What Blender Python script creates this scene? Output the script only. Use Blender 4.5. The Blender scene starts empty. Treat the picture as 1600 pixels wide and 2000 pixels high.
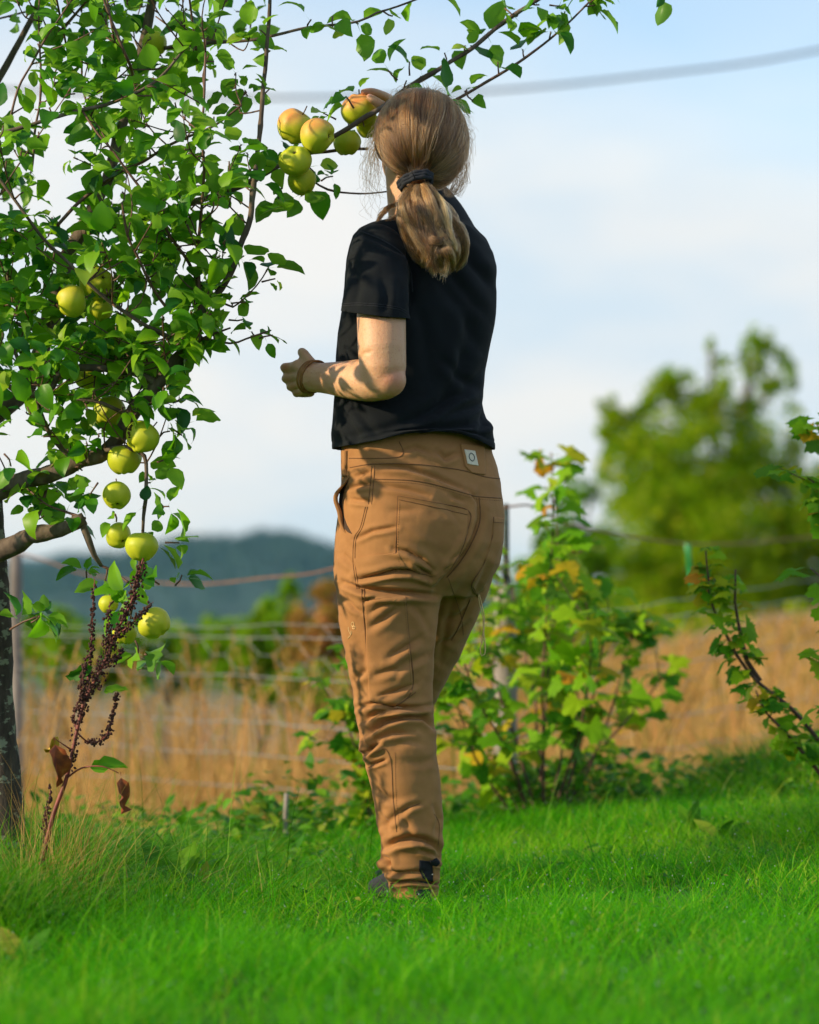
import bpy, math, random, re
import numpy as np
from mathutils import Vector, Matrix
from mathutils.bvhtree import BVHTree

SC = bpy.context.scene
COL = SC.collection
RAD = math.radians
random.seed(7)
R = np.random.default_rng(11)

# ------------------------------------------------------------------ camera, light, exposure
F = 5667.0                       # focal length in pixels of a 1600 x 2000 frame
CZ = 0.60                        # camera height
PITCH = math.atan(200 / F)
cam_d = bpy.data.cameras.new('camera')
cam = bpy.data.objects.new('camera', cam_d)
COL.objects.link(cam)
SC.camera = cam
cam.location = (0, 0, CZ)
cam.rotation_euler = (RAD(90) + PITCH, 0, 0)
cam_d.sensor_fit = 'VERTICAL'
cam_d.sensor_height = 36.0
cam_d.lens = F / 2000 * 36.0
cam_d.clip_start = 0.1
cam_d.clip_end = 9000
cam_d.dof.use_dof = True
cam_d.dof.focus_distance = 5.92
cam_d.dof.aperture_fstop = 2.9

SUN_AZ = 250.0      # compass-like: direction the light comes from, 180 = from the camera side, 270 = from the left
SUN_EL = 21.0
az = RAD(SUN_AZ)
sun_from = Vector((math.sin(az) * math.cos(RAD(SUN_EL)), math.cos(az) * math.cos(RAD(SUN_EL)), math.sin(RAD(SUN_EL))))
sun_d = bpy.data.lights.new('sun', 'SUN')
sun_d.energy = 4.1
sun_d.angle = RAD(1.0)
sun_d.color = (1.0, 0.78, 0.52)
sun = bpy.data.objects.new('sun', sun_d)
COL.objects.link(sun)
sun.rotation_euler = sun_from.to_track_quat('Z', 'Y').to_euler()

world = bpy.data.worlds.new('World')
SC.world = world
world.use_nodes = True
nt = world.node_tree
nt.nodes.clear()
def N(t, **kw):
    n = nt.nodes.new(t)
    for k, v in kw.items(): setattr(n, k, v)
    return n
sky = N('ShaderNodeTexSky', sky_type='NISHITA', sun_disc=False, sun_elevation=RAD(SUN_EL), sun_rotation=RAD(SUN_AZ), altitude=300, air_density=1.0, dust_density=0.5, ozone_density=1.2)
tc = N('ShaderNodeTexCoord')
sep = N('ShaderNodeSeparateXYZ')
mp = N('ShaderNodeMapping'); mp.inputs['Scale'].default_value = (1.0, 1.0, 2.4); mp.inputs['Location'].default_value = (0.31, 0.1, 0.22)
nz = N('ShaderNodeTexNoise'); nz.inputs['Scale'].default_value = 2.6; nz.inputs['Detail'].default_value = 3.0; nz.inputs['Roughness'].default_value = 0.45
r1 = N('ShaderNodeMapRange'); r1.inputs[1].default_value = 0.40; r1.inputs[2].default_value = 0.62
# clouds thicker towards the horizon
r2 = N('ShaderNodeMapRange'); r2.inputs[1].default_value = 0.125; r2.inputs[2].default_value = 0.215; r2.inputs[3].default_value = 1.0; r2.inputs[4].default_value = 0.05; r2.interpolation_type = 'SMOOTHSTEP'
mx = N('ShaderNodeMath', operation='MAXIMUM'); mlt = N('ShaderNodeMath', operation='MULTIPLY'); mlt.inputs[1].default_value = 0.80
mixc = N('ShaderNodeMix', data_type='RGBA')
bg = N('ShaderNodeBackground'); bg.inputs['Strength'].default_value = 0.15
out = N('ShaderNodeOutputWorld')
L = nt.links.new
L(tc.outputs['Generated'], mp.inputs['Vector']); L(mp.outputs[0], nz.inputs['Vector'])
L(tc.outputs['Generated'], sep.inputs[0]); wb = N('ShaderNodeMath', operation='MULTIPLY_ADD'); wb.inputs[1].default_value = 0.16; sx = N('ShaderNodeMath', operation='MULTIPLY_ADD'); sx.inputs[1].default_value = 0.10
L(nz.outputs['Fac'], wb.inputs[0]); sb_ = N('ShaderNodeMath', operation='SUBTRACT'); sb_.inputs[1].default_value = 0.08
L(sep.outputs['Z'], sb_.inputs[0]); L(sep.outputs['X'], sx.inputs[0]); L(sb_.outputs[0], sx.inputs[2]); L(sx.outputs[0], wb.inputs[2]); L(wb.outputs[0], r2.inputs[0])
L(nz.outputs['Fac'], r1.inputs[0]); L(r1.outputs[0], mlt.inputs[0]); L(mlt.outputs[0], mx.inputs[0]); L(r2.outputs[0], mx.inputs[1])
L(mx.outputs[0], mixc.inputs['Factor']); L(sky.outputs[0], mixc.inputs['A'])
cc = N('ShaderNodeMix', data_type='RGBA'); cc.inputs['A'].default_value = (3.25, 3.8, 4.25, 1); cc.inputs['B'].default_value = (4.35, 4.28, 4.15, 1)
nz2 = N('ShaderNodeTexNoise'); nz2.inputs['Scale'].default_value = 6.0; nz2.inputs['Detail'].default_value = 3.0
r3 = N('ShaderNodeMapRange'); r3.inputs[1].default_value = 0.40; r3.inputs[2].default_value = 0.58
L(mp.outputs[0], nz2.inputs['Vector']); L(nz2.outputs['Fac'], r3.inputs[0]); L(r3.outputs[0], cc.inputs['Factor']); L(cc.outputs['Result'], mixc.inputs['B'])
L(mixc.outputs['Result'], bg.inputs['Color']); L(bg.outputs[0], out.inputs[0])

SC.view_settings.view_transform = 'Standard'
SC.view_settings.look = 'None'
SC.view_settings.gamma = 1.0
SC.view_settings.use_curve_mapping = False
SC.view_settings.exposure = 0.56
SC.cycles.use_denoising = True
SC.cycles.max_bounces = 8
SC.cycles.transparent_max_bounces = 8
SC.cycles.volume_bounces = 0
SC.cycles.caustics_reflective = False
SC.cycles.caustics_refractive = False

FWD = Vector((0, math.cos(PITCH), math.sin(PITCH)))
UP = Vector((0, -math.sin(PITCH), math.cos(PITCH)))
def ray(px, py):
    return FWD + Vector((1, 0, 0)) * ((px - 800) / F) + UP * ((1000 - py) / F)
def P(px, py, Y):
    "the point at distance Y along +y that a picture position stands for (used only to measure up the scene)"
    d = ray(px, py)
    return Vector((0, 0, CZ)) + d * (Y / d.y)
def proj(V):
    "numpy: world points -> picture coordinates"
    V = np.asarray(V, float) - np.array([0, 0, CZ])
    f = V @ np.array(FWD); u = V @ np.array(UP)
    return 800 + F * V[:, 0] / f, 1000 - F * u / f

# ------------------------------------------------------------------ object helpers
def tag(o, label=None, cat=None, group=None, kind=None):
    if label: o['label'] = label
    if cat: o['category'] = cat
    if group: o['group'] = group
    if kind: o['kind'] = kind
    return o
def link(name, data, parent=None):
    o = bpy.data.objects.new(name, data)
    COL.objects.link(o)
    if parent is not None: o.parent = parent
    return o
def empty(name, loc=(0, 0, 0)):
    o = link(name, None); o.location = loc
    o.empty_display_size = 0.1
    return o
def mesh(name, V, Fc, mat=None, smooth=True):
    me = bpy.data.meshes.new(name)
    V = np.ascontiguousarray(V, dtype=np.float32)
    if isinstance(Fc, np.ndarray):
        n, k = Fc.shape
        me.vertices.add(len(V)); me.vertices.foreach_set('co', V.ravel())
        me.loops.add(n * k); me.loops.foreach_set('vertex_index', Fc.astype(np.int32).ravel())
        me.polygons.add(n); me.polygons.foreach_set('loop_start', np.arange(0, n * k, k, dtype=np.int32))
        me.update(calc_edges=True)
    else:
        me.from_pydata([tuple(v) for v in V.tolist()], [], [tuple(int(i) for i in f) for f in Fc]); me.update()
    if smooth: me.polygons.foreach_set('use_smooth', np.ones(len(me.polygons), bool))
    if mat: me.materials.append(mat)
    return me
def under(o, parent):
    "parent keeping the world place (parents here are only moved, never turned)"
    o.parent = parent
    o.location = Vector(o.location) - Vector(parent.location)
    return o
def fattr(me, name, vals):
    a = me.attributes.new(name, 'FLOAT', 'POINT'); a.data.foreach_set('value', np.asarray(vals, np.float32))
class Acc:
    def __init__(s): s.v = []; s.f = []; s.n = 0; s.a = []
    def add(s, V, Fc, a=None):
        V = np.asarray(V, float); s.v.append(V); s.f += [tuple(i + s.n for i in f) for f in Fc]; s.n += len(V)
        s.a.append(np.full(len(V), 0.0 if a is None else a))
    def mesh(s, name, mat, smooth=True, attr=None):
        me = mesh(name, np.vstack(s.v), s.f, mat, smooth)
        if attr: fattr(me, attr, np.concatenate(s.a))
        return me
def resample(pts, step):
    pts = [np.array(p, float) for p in pts]
    out = []
    n = len(pts)
    for i in range(n - 1):
        p0 = pts[max(i - 1, 0)]; p1 = pts[i]; p2 = pts[i + 1]; p3 = pts[min(i + 2, n - 1)]
        k = max(1, int(np.linalg.norm((p2 - p1)[:3]) / step))
        for j in range(k):
            t = j / k
            out.append(0.5 * ((2 * p1) + (-p0 + p2) * t + (2 * p0 - 5 * p1 + 4 * p2 - p3) * t * t + (-p0 + 3 * p1 - 3 * p2 + p3) * t ** 3))
    out.append(pts[-1])
    return np.array(out)
def tube(pts, radii, n=8, rough=0.0, cap=True, seed=0, flat=1.0, flat_dir=None):
    pts = np.asarray(pts, float); m = len(pts)
    radii = np.broadcast_to(np.asarray(radii, float), (m,))
    T = np.gradient(pts, axis=0); T /= np.linalg.norm(T, axis=1)[:, None] + 1e-12
    ref = np.array(flat_dir if flat_dir is not None else ((0, 0, 1) if abs(T[0][2]) < 0.9 else (1, 0, 0)), float)
    V = []; rg = np.random.default_rng(seed)
    u = ref - T[0] * ref.dot(T[0]); u /= np.linalg.norm(u)
    A = np.arange(n) * 2 * math.pi / n
    for i in range(m):
        u = u - T[i] * u.dot(T[i]); u /= np.linalg.norm(u) + 1e-12
        w = np.cross(T[i], u)
        r = radii[i] * (1 + rough * (rg.random(n) - 0.5) * 2)
        V.append(pts[i] + np.outer(np.cos(A) * r * flat, u) + np.outer(np.sin(A) * r, w))
    V = np.vstack(V)
    Fc = [(i * n + j, i * n + (j + 1) % n, (i + 1) * n + (j + 1) % n, (i + 1) * n + j) for i in range(m - 1) for j in range(n)]
    if cap:
        Fc.append(tuple(range(n - 1, -1, -1))); Fc.append(tuple((m - 1) * n + j for j in range(n)))
    return V, Fc
def ball(c, r, nu=16, nv=10, M=None):
    "ellipsoid; r scalar or 3-vector; M optional 3x3 basis (columns)"
    r = np.broadcast_to(np.asarray(r, float), (3,))
    V = [(0, 0, 1)] + [(math.sin(math.pi * i / nv) * math.cos(2 * math.pi * j / nu), math.sin(math.pi * i / nv) * math.sin(2 * math.pi * j / nu), math.cos(math.pi * i / nv)) for i in range(1, nv) for j in range(nu)] + [(0, 0, -1)]
    V = np.array(V) * r
    if M is not None: V = V @ np.asarray(M, float).T
    V = V + np.asarray(c, float)
    Fc = [(0, 1 + j, 1 + (j + 1) % nu) for j in range(nu)]
    for i in range(nv - 2):
        for j in range(nu):
            a = 1 + i * nu + j; b = 1 + i * nu + (j + 1) % nu
            Fc.append((a, a + nu, b + nu, b))
    last = len(V) - 1; s = 1 + (nv - 2) * nu
    Fc += [(s + (j + 1) % nu, s + j, last) for j in range(nu)]
    return V, Fc
def limb(acc, pts, n=20, step=0.02, flat=1.0, flat_dir=None):
    "rounded tapered limb through (x,y,z,r) points"
    q = resample(pts, step)
    V, Fc = tube(q[:, :3], q[:, 3], n, flat=flat, flat_dir=flat_dir)
    acc.add(V, Fc)
    acc.add(*ball(q[0][:3], q[0][3], n, 10)); acc.add(*ball(q[-1][:3], q[-1][3], n, 10))
def loft(acc, rings):
    n = len(rings[0]); m = len(rings)
    V = np.vstack(rings)
    Fc = [(i * n + j, i * n + (j + 1) % n, (i + 1) * n + (j + 1) % n, (i + 1) * n + j) for i in range(m - 1) for j in range(n)]
    Fc.append(tuple(range(n - 1, -1, -1))); Fc.append(tuple((m - 1) * n + j for j in range(n)))
    acc.add(V, Fc)
def ring_sil(l, r, py, Y, yaw=0.0, ratio=0.65, ex=2.3, n=56):
    "horizontal ring whose outline seen along +y spans picture positions l..r"
    c = P((l + r) / 2, py, Y); w = (r - l) * Y / F / 2
    cs, sn = math.cos(yaw), math.sin(yaw)
    a = w / math.sqrt(cs * cs + (ratio * sn) ** 2); b = a * ratio
    out = []
    for i in range(n):
        t = 2 * math.pi * i / n
        ct, st = math.cos(t), math.sin(t)
        x = a * math.copysign(abs(ct) ** (2 / ex), ct); y = b * math.copysign(abs(st) ** (2 / ex), st)
        out.append((c.x + x * cs - y * sn, c.y + x * sn + y * cs, c.z))
    return np.array(out)
def remesh(acc, voxel, smooth_it=6, smooth_f=0.5, name='tmp'):
    "one continuous skin from overlapping volumes"
    me = mesh(name, np.vstack(acc.v), acc.f)
    o = link(name, me)
    m = o.modifiers.new('r', 'REMESH'); m.mode = 'VOXEL'; m.voxel_size = voxel; m.use_smooth_shade = True
    if smooth_it:
        s = o.modifiers.new('s', 'SMOOTH'); s.factor = smooth_f; s.iterations = smooth_it
    dg = bpy.context.evaluated_depsgraph_get(); dg.update()
    new = bpy.data.meshes.new_from_object(o.evaluated_get(dg))
    bpy.data.objects.remove(o); bpy.data.meshes.remove(me)
    return new
def coords(me):
    a = np.empty(len(me.vertices) * 3, np.float32); me.vertices.foreach_get('co', a); return a.reshape(-1, 3).astype(float)
def normals(me):
    a = np.empty(len(me.vertices) * 3, np.float32); me.vertex_normals.foreach_get('vector', a); return a.reshape(-1, 3).astype(float)
def setco(me, V):
    me.vertices.foreach_set('co', np.ascontiguousarray(V, np.float32).ravel()); me.update()
def bvh_of(me):
    return BVHTree.FromPolygons([v.co.copy() for v in me.vertices], [tuple(p.vertices) for p in me.polygons])
# cheap smooth noise for numpy arrays of points
_perm = np.random.default_rng(5).random((64, 64, 64))
def vnoise(Pn, scale):
    q = np.asarray(Pn, float) * scale + 100.0
    i = np.floor(q).astype(int); f = q - i; f = f * f * (3 - 2 * f)
    r = 0
    for dx in (0, 1):
        for dy in (0, 1):
            for dz in (0, 1):
                w = (f[:, 0] if dx else 1 - f[:, 0]) * (f[:, 1] if dy else 1 - f[:, 1]) * (f[:, 2] if dz else 1 - f[:, 2])
                r = r + w * _perm[(i[:, 0] + dx) % 64, (i[:, 1] + dy) % 64, (i[:, 2] + dz) % 64]
    return r * 2 - 1
def sstep(a, b, x):
    t = np.clip((np.asarray(x, float) - a) / (b - a), 0, 1); return t * t * (3 - 2 * t)

# ------------------------------------------------------------------ materials
def new_mat(name):
    m = bpy.data.materials.new(name); m.use_nodes = True
    t = m.node_tree; b = t.nodes['Principled BSDF']
    return m, t, b
def ramp(t, fac, stops):
    r = t.nodes.new('ShaderNodeValToRGB'); e = r.color_ramp.elements
    while len(e) < len(stops): e.new(0.5)
    for i, (p, c) in enumerate(stops): e[i].position = p; e[i].color = (*c, 1)
    t.links.new(fac, r.inputs[0]); return r.outputs[0]
def noise_node(t, scale, detail=3, rough=0.5, coord='Object', vscale=None):
    tcn = t.nodes.new('ShaderNodeTexCoord'); n = t.nodes.new('ShaderNodeTexNoise')
    n.inputs['Scale'].default_value = scale; n.inputs['Detail'].default_value = detail; n.inputs['Roughness'].default_value = rough
    if vscale:
        m = t.nodes.new('ShaderNodeMapping'); m.inputs['Scale'].default_value = vscale
        t.links.new(tcn.outputs[coord], m.inputs[0]); t.links.new(m.outputs[0], n.inputs['Vector'])
    else: t.links.new(tcn.outputs[coord], n.inputs['Vector'])
    return n.outputs['Fac']
def bump(t, b, h, dist, strength=1.0):
    n = t.nodes.new('ShaderNodeBump'); n.inputs['Distance'].default_value = dist; n.inputs['Strength'].default_value = strength
    t.links.new(h, n.inputs['Height']); t.links.new(n.outputs[0], b.inputs['Normal'])
def simple(name, stops, scale=20, rough=0.8, bdist=0.0, bscale=None, detail=4, vscale=None, spec=0.5, sheen=0.0, sss=0.0):
    m, t, b = new_mat(name)
    f = noise_node(t, scale, detail, vscale=vscale)
    t.links.new(ramp(t, f, stops), b.inputs['Base Color'])
    b.inputs['Roughness'].default_value = rough; b.inputs['Specular IOR Level'].default_value = spec
    if sheen: b.inputs['Sheen Weight'].default_value = sheen
    if sss: b.inputs['Subsurface Weight'].default_value = sss; b.inputs['Subsurface Radius'].default_value = (0.012, 0.005, 0.003); b.inputs['Subsurface Scale'].default_value = 1.0
    if bdist: bump(t, b, noise_node(t, bscale or scale * 3, 5, 0.6, vscale=vscale), bdist)
    return m
def leafy(name, stops, trans=0.35, rough=0.45, tint=(1.0, 1.0, 0.6), back=None, spec=0.15):
    "leaf material: colour picked per leaf, some light through the blade"
    m, t, b = new_mat(name)
    at = t.nodes.new('ShaderNodeAttribute'); at.attribute_name = 'rnd'
    oi = t.nodes.new('ShaderNodeObjectInfo')
    ad = t.nodes.new('ShaderNodeMath'); ad.operation = 'ADD'
    fr = t.nodes.new('ShaderNodeMath'); fr.operation = 'FRACT'
    t.links.new(at.outputs['Fac'], ad.inputs[0]); t.links.new(oi.outputs['Random'], ad.inputs[1]); t.links.new(ad.outputs[0], fr.inputs[0])
    col = ramp(t, fr.outputs[0], stops)
    if back:
        ge = t.nodes.new('ShaderNodeNewGeometry'); mb = t.nodes.new('ShaderNodeMix'); mb.data_type = 'RGBA'
        mul = t.nodes.new('ShaderNodeMath'); mul.operation = 'MULTIPLY'; mul.inputs[1].default_value = 0.55
        t.links.new(ge.outputs['Backfacing'], mul.inputs[0]); t.links.new(mul.outputs[0], mb.inputs['Factor'])
        t.links.new(col, mb.inputs['A']); mb.inputs['B'].default_value = (*back, 1); col = mb.outputs['Result']
    t.links.new(col, b.inputs['Base Color'])
    b.inputs['Roughness'].default_value = rough; b.inputs['Specular IOR Level'].default_value = spec
    tr = t.nodes.new('ShaderNodeBsdfTranslucent'); mixs = t.nodes.new('ShaderNodeMixShader'); mixs.inputs[0].default_value = trans
    tm = t.nodes.new('ShaderNodeMix'); tm.data_type = 'RGBA'; tm.blend_type = 'MULTIPLY'; tm.inputs['Factor'].default_value = 1.0
    tm.inputs['B'].default_value = (*[c * 1.6 for c in tint], 1)
    t.links.new(col, tm.inputs['A']); t.links.new(tm.outputs['Result'], tr.inputs['Color'])
    o = t.nodes['Material Output']
    t.links.new(b.outputs[0], mixs.inputs[1]); t.links.new(tr.outputs[0], mixs.inputs[2]); t.links.new(mixs.outputs[0], o.inputs['Surface'])
    return m
M = {}
M['apple_leaf'] = leafy('apple_leaf', [(0.0, (0.012, 0.10, 0.018)), (0.2, (0.045, 0.21, 0.008)), (0.55, (0.11, 0.33, 0.007)), (0.9, (0.19, 0.42, 0.010)), (1.0, (0.30, 0.46, 0.05))], 0.46, 0.42, back=(0.18, 0.38, 0.05), spec=0.35)
M['currant_leaf'] = leafy('currant_leaf', [(0.0, (0.04, 0.18, 0.006)), (0.3, (0.12, 0.33, 0.006)), (0.72, (0.25, 0.44, 0.008)), (0.9, (0.30, 0.36, 0.012)), (0.96, (0.5, 0.34, 0.012)), (1.0, (0.55, 0.24, 0.02))], 0.38, 0.6, back=(0.13, 0.24, 0.06))
M['grass'] = leafy('grass', [(0.0, (0.03, 0.24, 0.002)), (0.4, (0.085, 0.41, 0.002)), (0.85, (0.22, 0.54, 0.003)), (1.0, (0.36, 0.46, 0.05))], 0.42, 0.5)
M['tall_grass'] = leafy('tall_grass', [(0.0, (0.03, 0.17, 0.004)), (0.6, (0.08, 0.30, 0.006)), (0.9, (0.17, 0.36, 0.015)), (1.0, (0.42, 0.36, 0.12))], 0.35, 0.5)
M['dry_grass'] = leafy('dry_grass', [(0.0, (0.22, 0.13, 0.035)), (0.45, (0.50, 0.32, 0.095)), (0.8, (0.66, 0.45, 0.17)), (0.9, (0.58, 0.31, 0.12)), (0.94, (0.24, 0.28, 0.04)), (1.0, (0.10, 0.22, 0.02))], 0.3, 0.7, tint=(1, 0.95, 0.7))
M['weed'] = leafy('weed', [(0.0, (0.03, 0.13, 0.01)), (0.5, (0.07, 0.25, 0.010)), (0.85, (0.16, 0.33, 0.015)), (1.0, (0.34, 0.28, 0.05))], 0.35, 0.5)
M['far_leaf'] = leafy('far_leaf', [(0.0, (0.08, 0.20, 0.002)), (0.5, (0.25, 0.42, 0.002)), (0.85, (0.46, 0.56, 0.004)), (1.0, (0.44, 0.40, 0.05))], 0.52, 0.6)
M['far_leaf_green'] = leafy('far_leaf_green', [(0.0, (0.03, 0.14, 0.008)), (0.5, (0.13, 0.31, 0.006)), (1.0, (0.28, 0.42, 0.010))], 0.45, 0.6)
M['far_leaf_red'] = leafy('far_leaf_red', [(0.0, (0.10, 0.18, 0.02)), (0.4, (0.32, 0.22, 0.04)), (0.75, (0.52, 0.22, 0.09)), (1.0, (0.62, 0.30, 0.18))], 0.3, 0.6)
M['dry_leaf'] = simple('dry_leaf', [(0.3, (0.10, 0.02, 0.01)), (0.6, (0.30, 0.07, 0.015)), (0.8, (0.45, 0.16, 0.03))], 60, 0.6)
M['yellow_leaf'] = simple('yellow_leaf', [(0.3, (0.45, 0.30, 0.02)), (0.7, (0.65, 0.45, 0.03))], 40, 0.6)
M['bark'] = simple('bark', [(0.25, (0.05, 0.036, 0.026)), (0.55, (0.12, 0.09, 0.065)), (0.75, (0.20, 0.16, 0.12))], 45, 0.85, 0.002, 120, vscale=(1, 1, 0.5))
M['twig'] = simple('twig', [(0.3, (0.07, 0.035, 0.022)), (0.7, (0.16, 0.085, 0.05))], 60, 0.6)
def trunk_mat():
    m, t, b = new_mat('lichened_bark')
    base = ramp(t, noise_node(t, 60, 5, 0.65, vscale=(1, 1, 0.35)), [(0.3, (0.018, 0.014, 0.011)), (0.6, (0.07, 0.055, 0.04)), (0.8, (0.12, 0.10, 0.075))])
    lich = ramp(t, noise_node(t, 28, 3, 0.6, vscale=(1, 1, 1.7)), [(0.55, (0, 0, 0)), (0.60, (1, 1, 1))])
    mm = t.nodes.new('ShaderNodeMix'); mm.data_type = 'RGBA'; mm.inputs['B'].default_value = (0.22, 0.25, 0.17, 1)
    t.links.new(lich, mm.inputs['Factor']); t.links.new(base, mm.inputs['A']); t.links.new(mm.outputs['Result'], b.inputs['Base Color'])
    b.inputs['Roughness'].default_value = 0.9
    bump(t, b, noise_node(t, 90, 6, 0.7, vscale=(1, 1, 0.4)), 0.006)
    return m
M['trunk'] = trunk_mat()
M['currant_wood'] = simple('currant_wood', [(0.3, (0.045, 0.022, 0.015)), (0.7, (0.13, 0.07, 0.04))], 50, 0.8, 0.001)
M['soil'] = simple('soil', [(0.3, (0.03, 0.045, 0.012)), (0.7, (0.06, 0.07, 0.025))], 8, 0.95, 0.01, 40)
M['wire'] = simple('galvanised_wire', [(0.3, (0.20, 0.23, 0.23)), (0.7, (0.36, 0.39, 0.38))], 30, 0.45)
M['wire'].node_tree.nodes['Principled BSDF'].inputs['Metallic'].default_value = 0.4
M['rust'] = simple('rusty_wire', [(0.3, (0.16, 0.07, 0.035)), (0.7, (0.30, 0.15, 0.08))], 30, 0.8)
M['cable'] = simple('cable', [(0.3, (0.05, 0.06, 0.09)), (0.7, (0.09, 0.10, 0.13))], 10, 0.6)
M['post_grey'] = simple('grey_wood', [(0.3, (0.13, 0.12, 0.11)), (0.7, (0.28, 0.26, 0.24))], 20, 0.85, 0.002, 80, vscale=(1, 1, 0.15))
M['post_pale'] = simple('pale_wood', [(0.3, (0.15, 0.135, 0.12)), (0.55, (0.30, 0.27, 0.24)), (0.75, (0.50, 0.46, 0.40))], 14, 0.8, 0.003, 60, vscale=(1, 1, 0.4))
M['post_dark'] = simple('dark_paint', [(0.3, (0.02, 0.04, 0.04)), (0.7, (0.04, 0.07, 0.06))], 14, 0.6)
M['ribbon'] = simple('ribbon', [(0.3, (0.0, 0.33, 0.09)), (0.7, (0.01, 0.45, 0.14))], 30, 0.4)

# ------------------------------------------------------------------ the ground
def lawn_edge(x):
    return 7.75 + 0.55 * np.clip(x, -2, 2.2) + 0.12 * np.sin(x * 3.1)
def gz(x, y):
    x = np.asarray(x, float); y = np.asarray(y, float)
    z = 0.015 * np.sin(x * 2.3 + 1.0) * np.sin(y * 1.7) + 0.008 * np.sin(x * 6.1 + y * 4.7)
    z = z + 0.05 * sstep(0.4, 1.6, x) * sstep(4, 8, y)
    z = z + 0.10 * np.exp(-((x - 1.25) / 0.30) ** 2 - ((y - 8.1) / 0.5) ** 2)          # weedy mound at the right
    z = z + 0.05 * np.exp(-((x + 0.95) / 0.35) ** 2 - ((y - 6.5) / 0.6) ** 2)
    z = z + 0.060 * np.clip(x, -3, 3) * sstep(4.8, 7.0, y)
    e = lawn_edge(x)
    z = z - 0.13 * sstep(0.1, 1.5, y - e)
    z = z + 0.62 * sstep(11, 34, y) * sstep(0.02, 0.16, x / np.maximum(y, 1)) - 0.62 * sstep(9.5, 24, y) * sstep(0.03, -0.04, x / np.maximum(y, 1))
    z = z - 26 * sstep(48, 420, y) - 10 * sstep(60, 900, np.abs(x))
    return z
rr = np.concatenate([[0.0], np.geomspace(0.5, 3.5, 14), np.linspace(3.7, 13, 90), np.geomspace(13.3, 6500, 70)])
na = 220
ang = np.linspace(0, 2 * math.pi, na, endpoint=False)
GX = rr[:, None] * np.sin(ang)[None, :]; GY = rr[:, None] * np.cos(ang)[None, :]
GV = np.stack([GX, GY, gz(GX, GY)], -1).reshape(-1, 3)
i, j = np.meshgrid(np.arange(len(rr) - 1), np.arange(na), indexing='ij')
GF = np.stack([i * na + j, (i + 1) * na + j, (i + 1) * na + (j + 1) % na, i * na + (j + 1) % na], -1).reshape(-1, 4)[:, ::-1]
def ground_mat():
    m, t, b = new_mat('ground')
    tcn = t.nodes.new('ShaderNodeTexCoord'); sp = t.nodes.new('ShaderNodeSeparateXYZ'); t.links.new(tcn.outputs['Object'], sp.inputs[0])
    mr = t.nodes.new('ShaderNodeMapRange'); mr.inputs[1].default_value = 7.9; mr.inputs[2].default_value = 10.0
    mr2 = t.nodes.new('ShaderNodeMapRange'); mr2.inputs[1].default_value = 40; mr2.inputs[2].default_value = 70
    t.links.new(sp.outputs['Y'], mr.inputs[0]); t.links.new(sp.outputs['Y'], mr2.inputs[0])
    f = noise_node(t, 7, 5, 0.6)
    lawn = ramp(t, f, [(0.3, (0.02, 0.05, 0.008)), (0.7, (0.04, 0.10, 0.012))])
    hay = ramp(t, f, [(0.3, (0.16, 0.11, 0.04)), (0.7, (0.36, 0.24, 0.09))])
    far = ramp(t, f, [(0.3, (0.03, 0.07, 0.02)), (0.7, (0.06, 0.11, 0.03))])
    a = t.nodes.new('ShaderNodeMix'); a.data_type = 'RGBA'; c = t.nodes.new('ShaderNodeMix'); c.data_type = 'RGBA'
    t.links.new(mr.outputs[0], a.inputs['Factor']); t.links.new(lawn, a.inputs['A']); t.links.new(hay, a.inputs['B'])
    t.links.new(mr2.outputs[0], c.inputs['Factor']); t.links.new(a.outputs['Result'], c.inputs['A']); t.links.new(far, c.inputs['B'])
    t.links.new(c.outputs['Result'], b.inputs['Base Color']); b.inputs['Roughness'].default_value = 0.95
    bump(t, b, noise_node(t, 40, 5, 0.7), 0.01)
    return m
tag(link('ground', mesh('ground', GV, GF, ground_mat())), 'lawn ground running into a dry field', kind='structure')

# ------------------------------------------------------------------ hills and their forest
M['forest'] = simple('forest', [(0.35, (0.005, 0.028, 0.026)), (0.65, (0.016, 0.058, 0.042))], 0.03, 0.95, detail=6)
def hill(name, prof, Y, depth, label):
    px = np.array([p[0] for p in prof], float); py = np.array([p[1] for p in prof], float)
    xs = np.linspace(px[0], px[-1], 260); tops = np.interp(xs, px, py) + 3.0 * np.sin(xs * 0.031) + 2 * np.sin(xs * 0.083 + 1)
    V = []; rows = 16
    for k in range(rows):
        t = k / (rows - 1); yy = Y - depth + 2 * depth * t
        hfac = math.sin(math.pi * min(max(t, 0.0), 1.0)) ** 0.8 if t < 0.5 else math.cos(math.pi * (t - 0.5))
        for x, tp in zip(xs, tops):
            w = P(x, tp, Y); z0 = -27.0
            V.append((w.x * yy / Y, yy, z0 + (w.z - z0) * max(hfac, 0)))
    n = len(xs)
    Fc = [(k * n + a, k * n + a + 1, (k + 1) * n + a + 1, (k + 1) * n + a) for k in range(rows - 1) for a in range(n - 1)]
    o = tag(link(name, mesh(name, V, Fc, M['forest'])), label, kind='structure')
    return xs, tops
h1 = [(-1400, 1120), (-300, 1135), (60, 1134), (200, 1114), (320, 1086), (420, 1076), (500, 1068), (560, 1072), (640, 1090), (740, 1125), (900, 1165), (1100, 1180), (1600, 1172), (2400, 1140), (3200, 1150)]
h2 = [(-1800, 1090), (-300, 1080), (60, 1088), (150, 1078), (250, 1088), (400, 1100), (600, 1088), (700, 1100), (1000, 1135), (1600, 1150), (2600, 1120), (3600, 1140)]
xs1, tp1 = hill('hills', h1, 2400, 500, 'dark forested hill across the valley')
xs2, tp2 = hill('hills', h2, 4600, 700, 'pale blue distant ridge behind the nearer hill')
V = []; Fc = []; nv = 0
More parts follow.
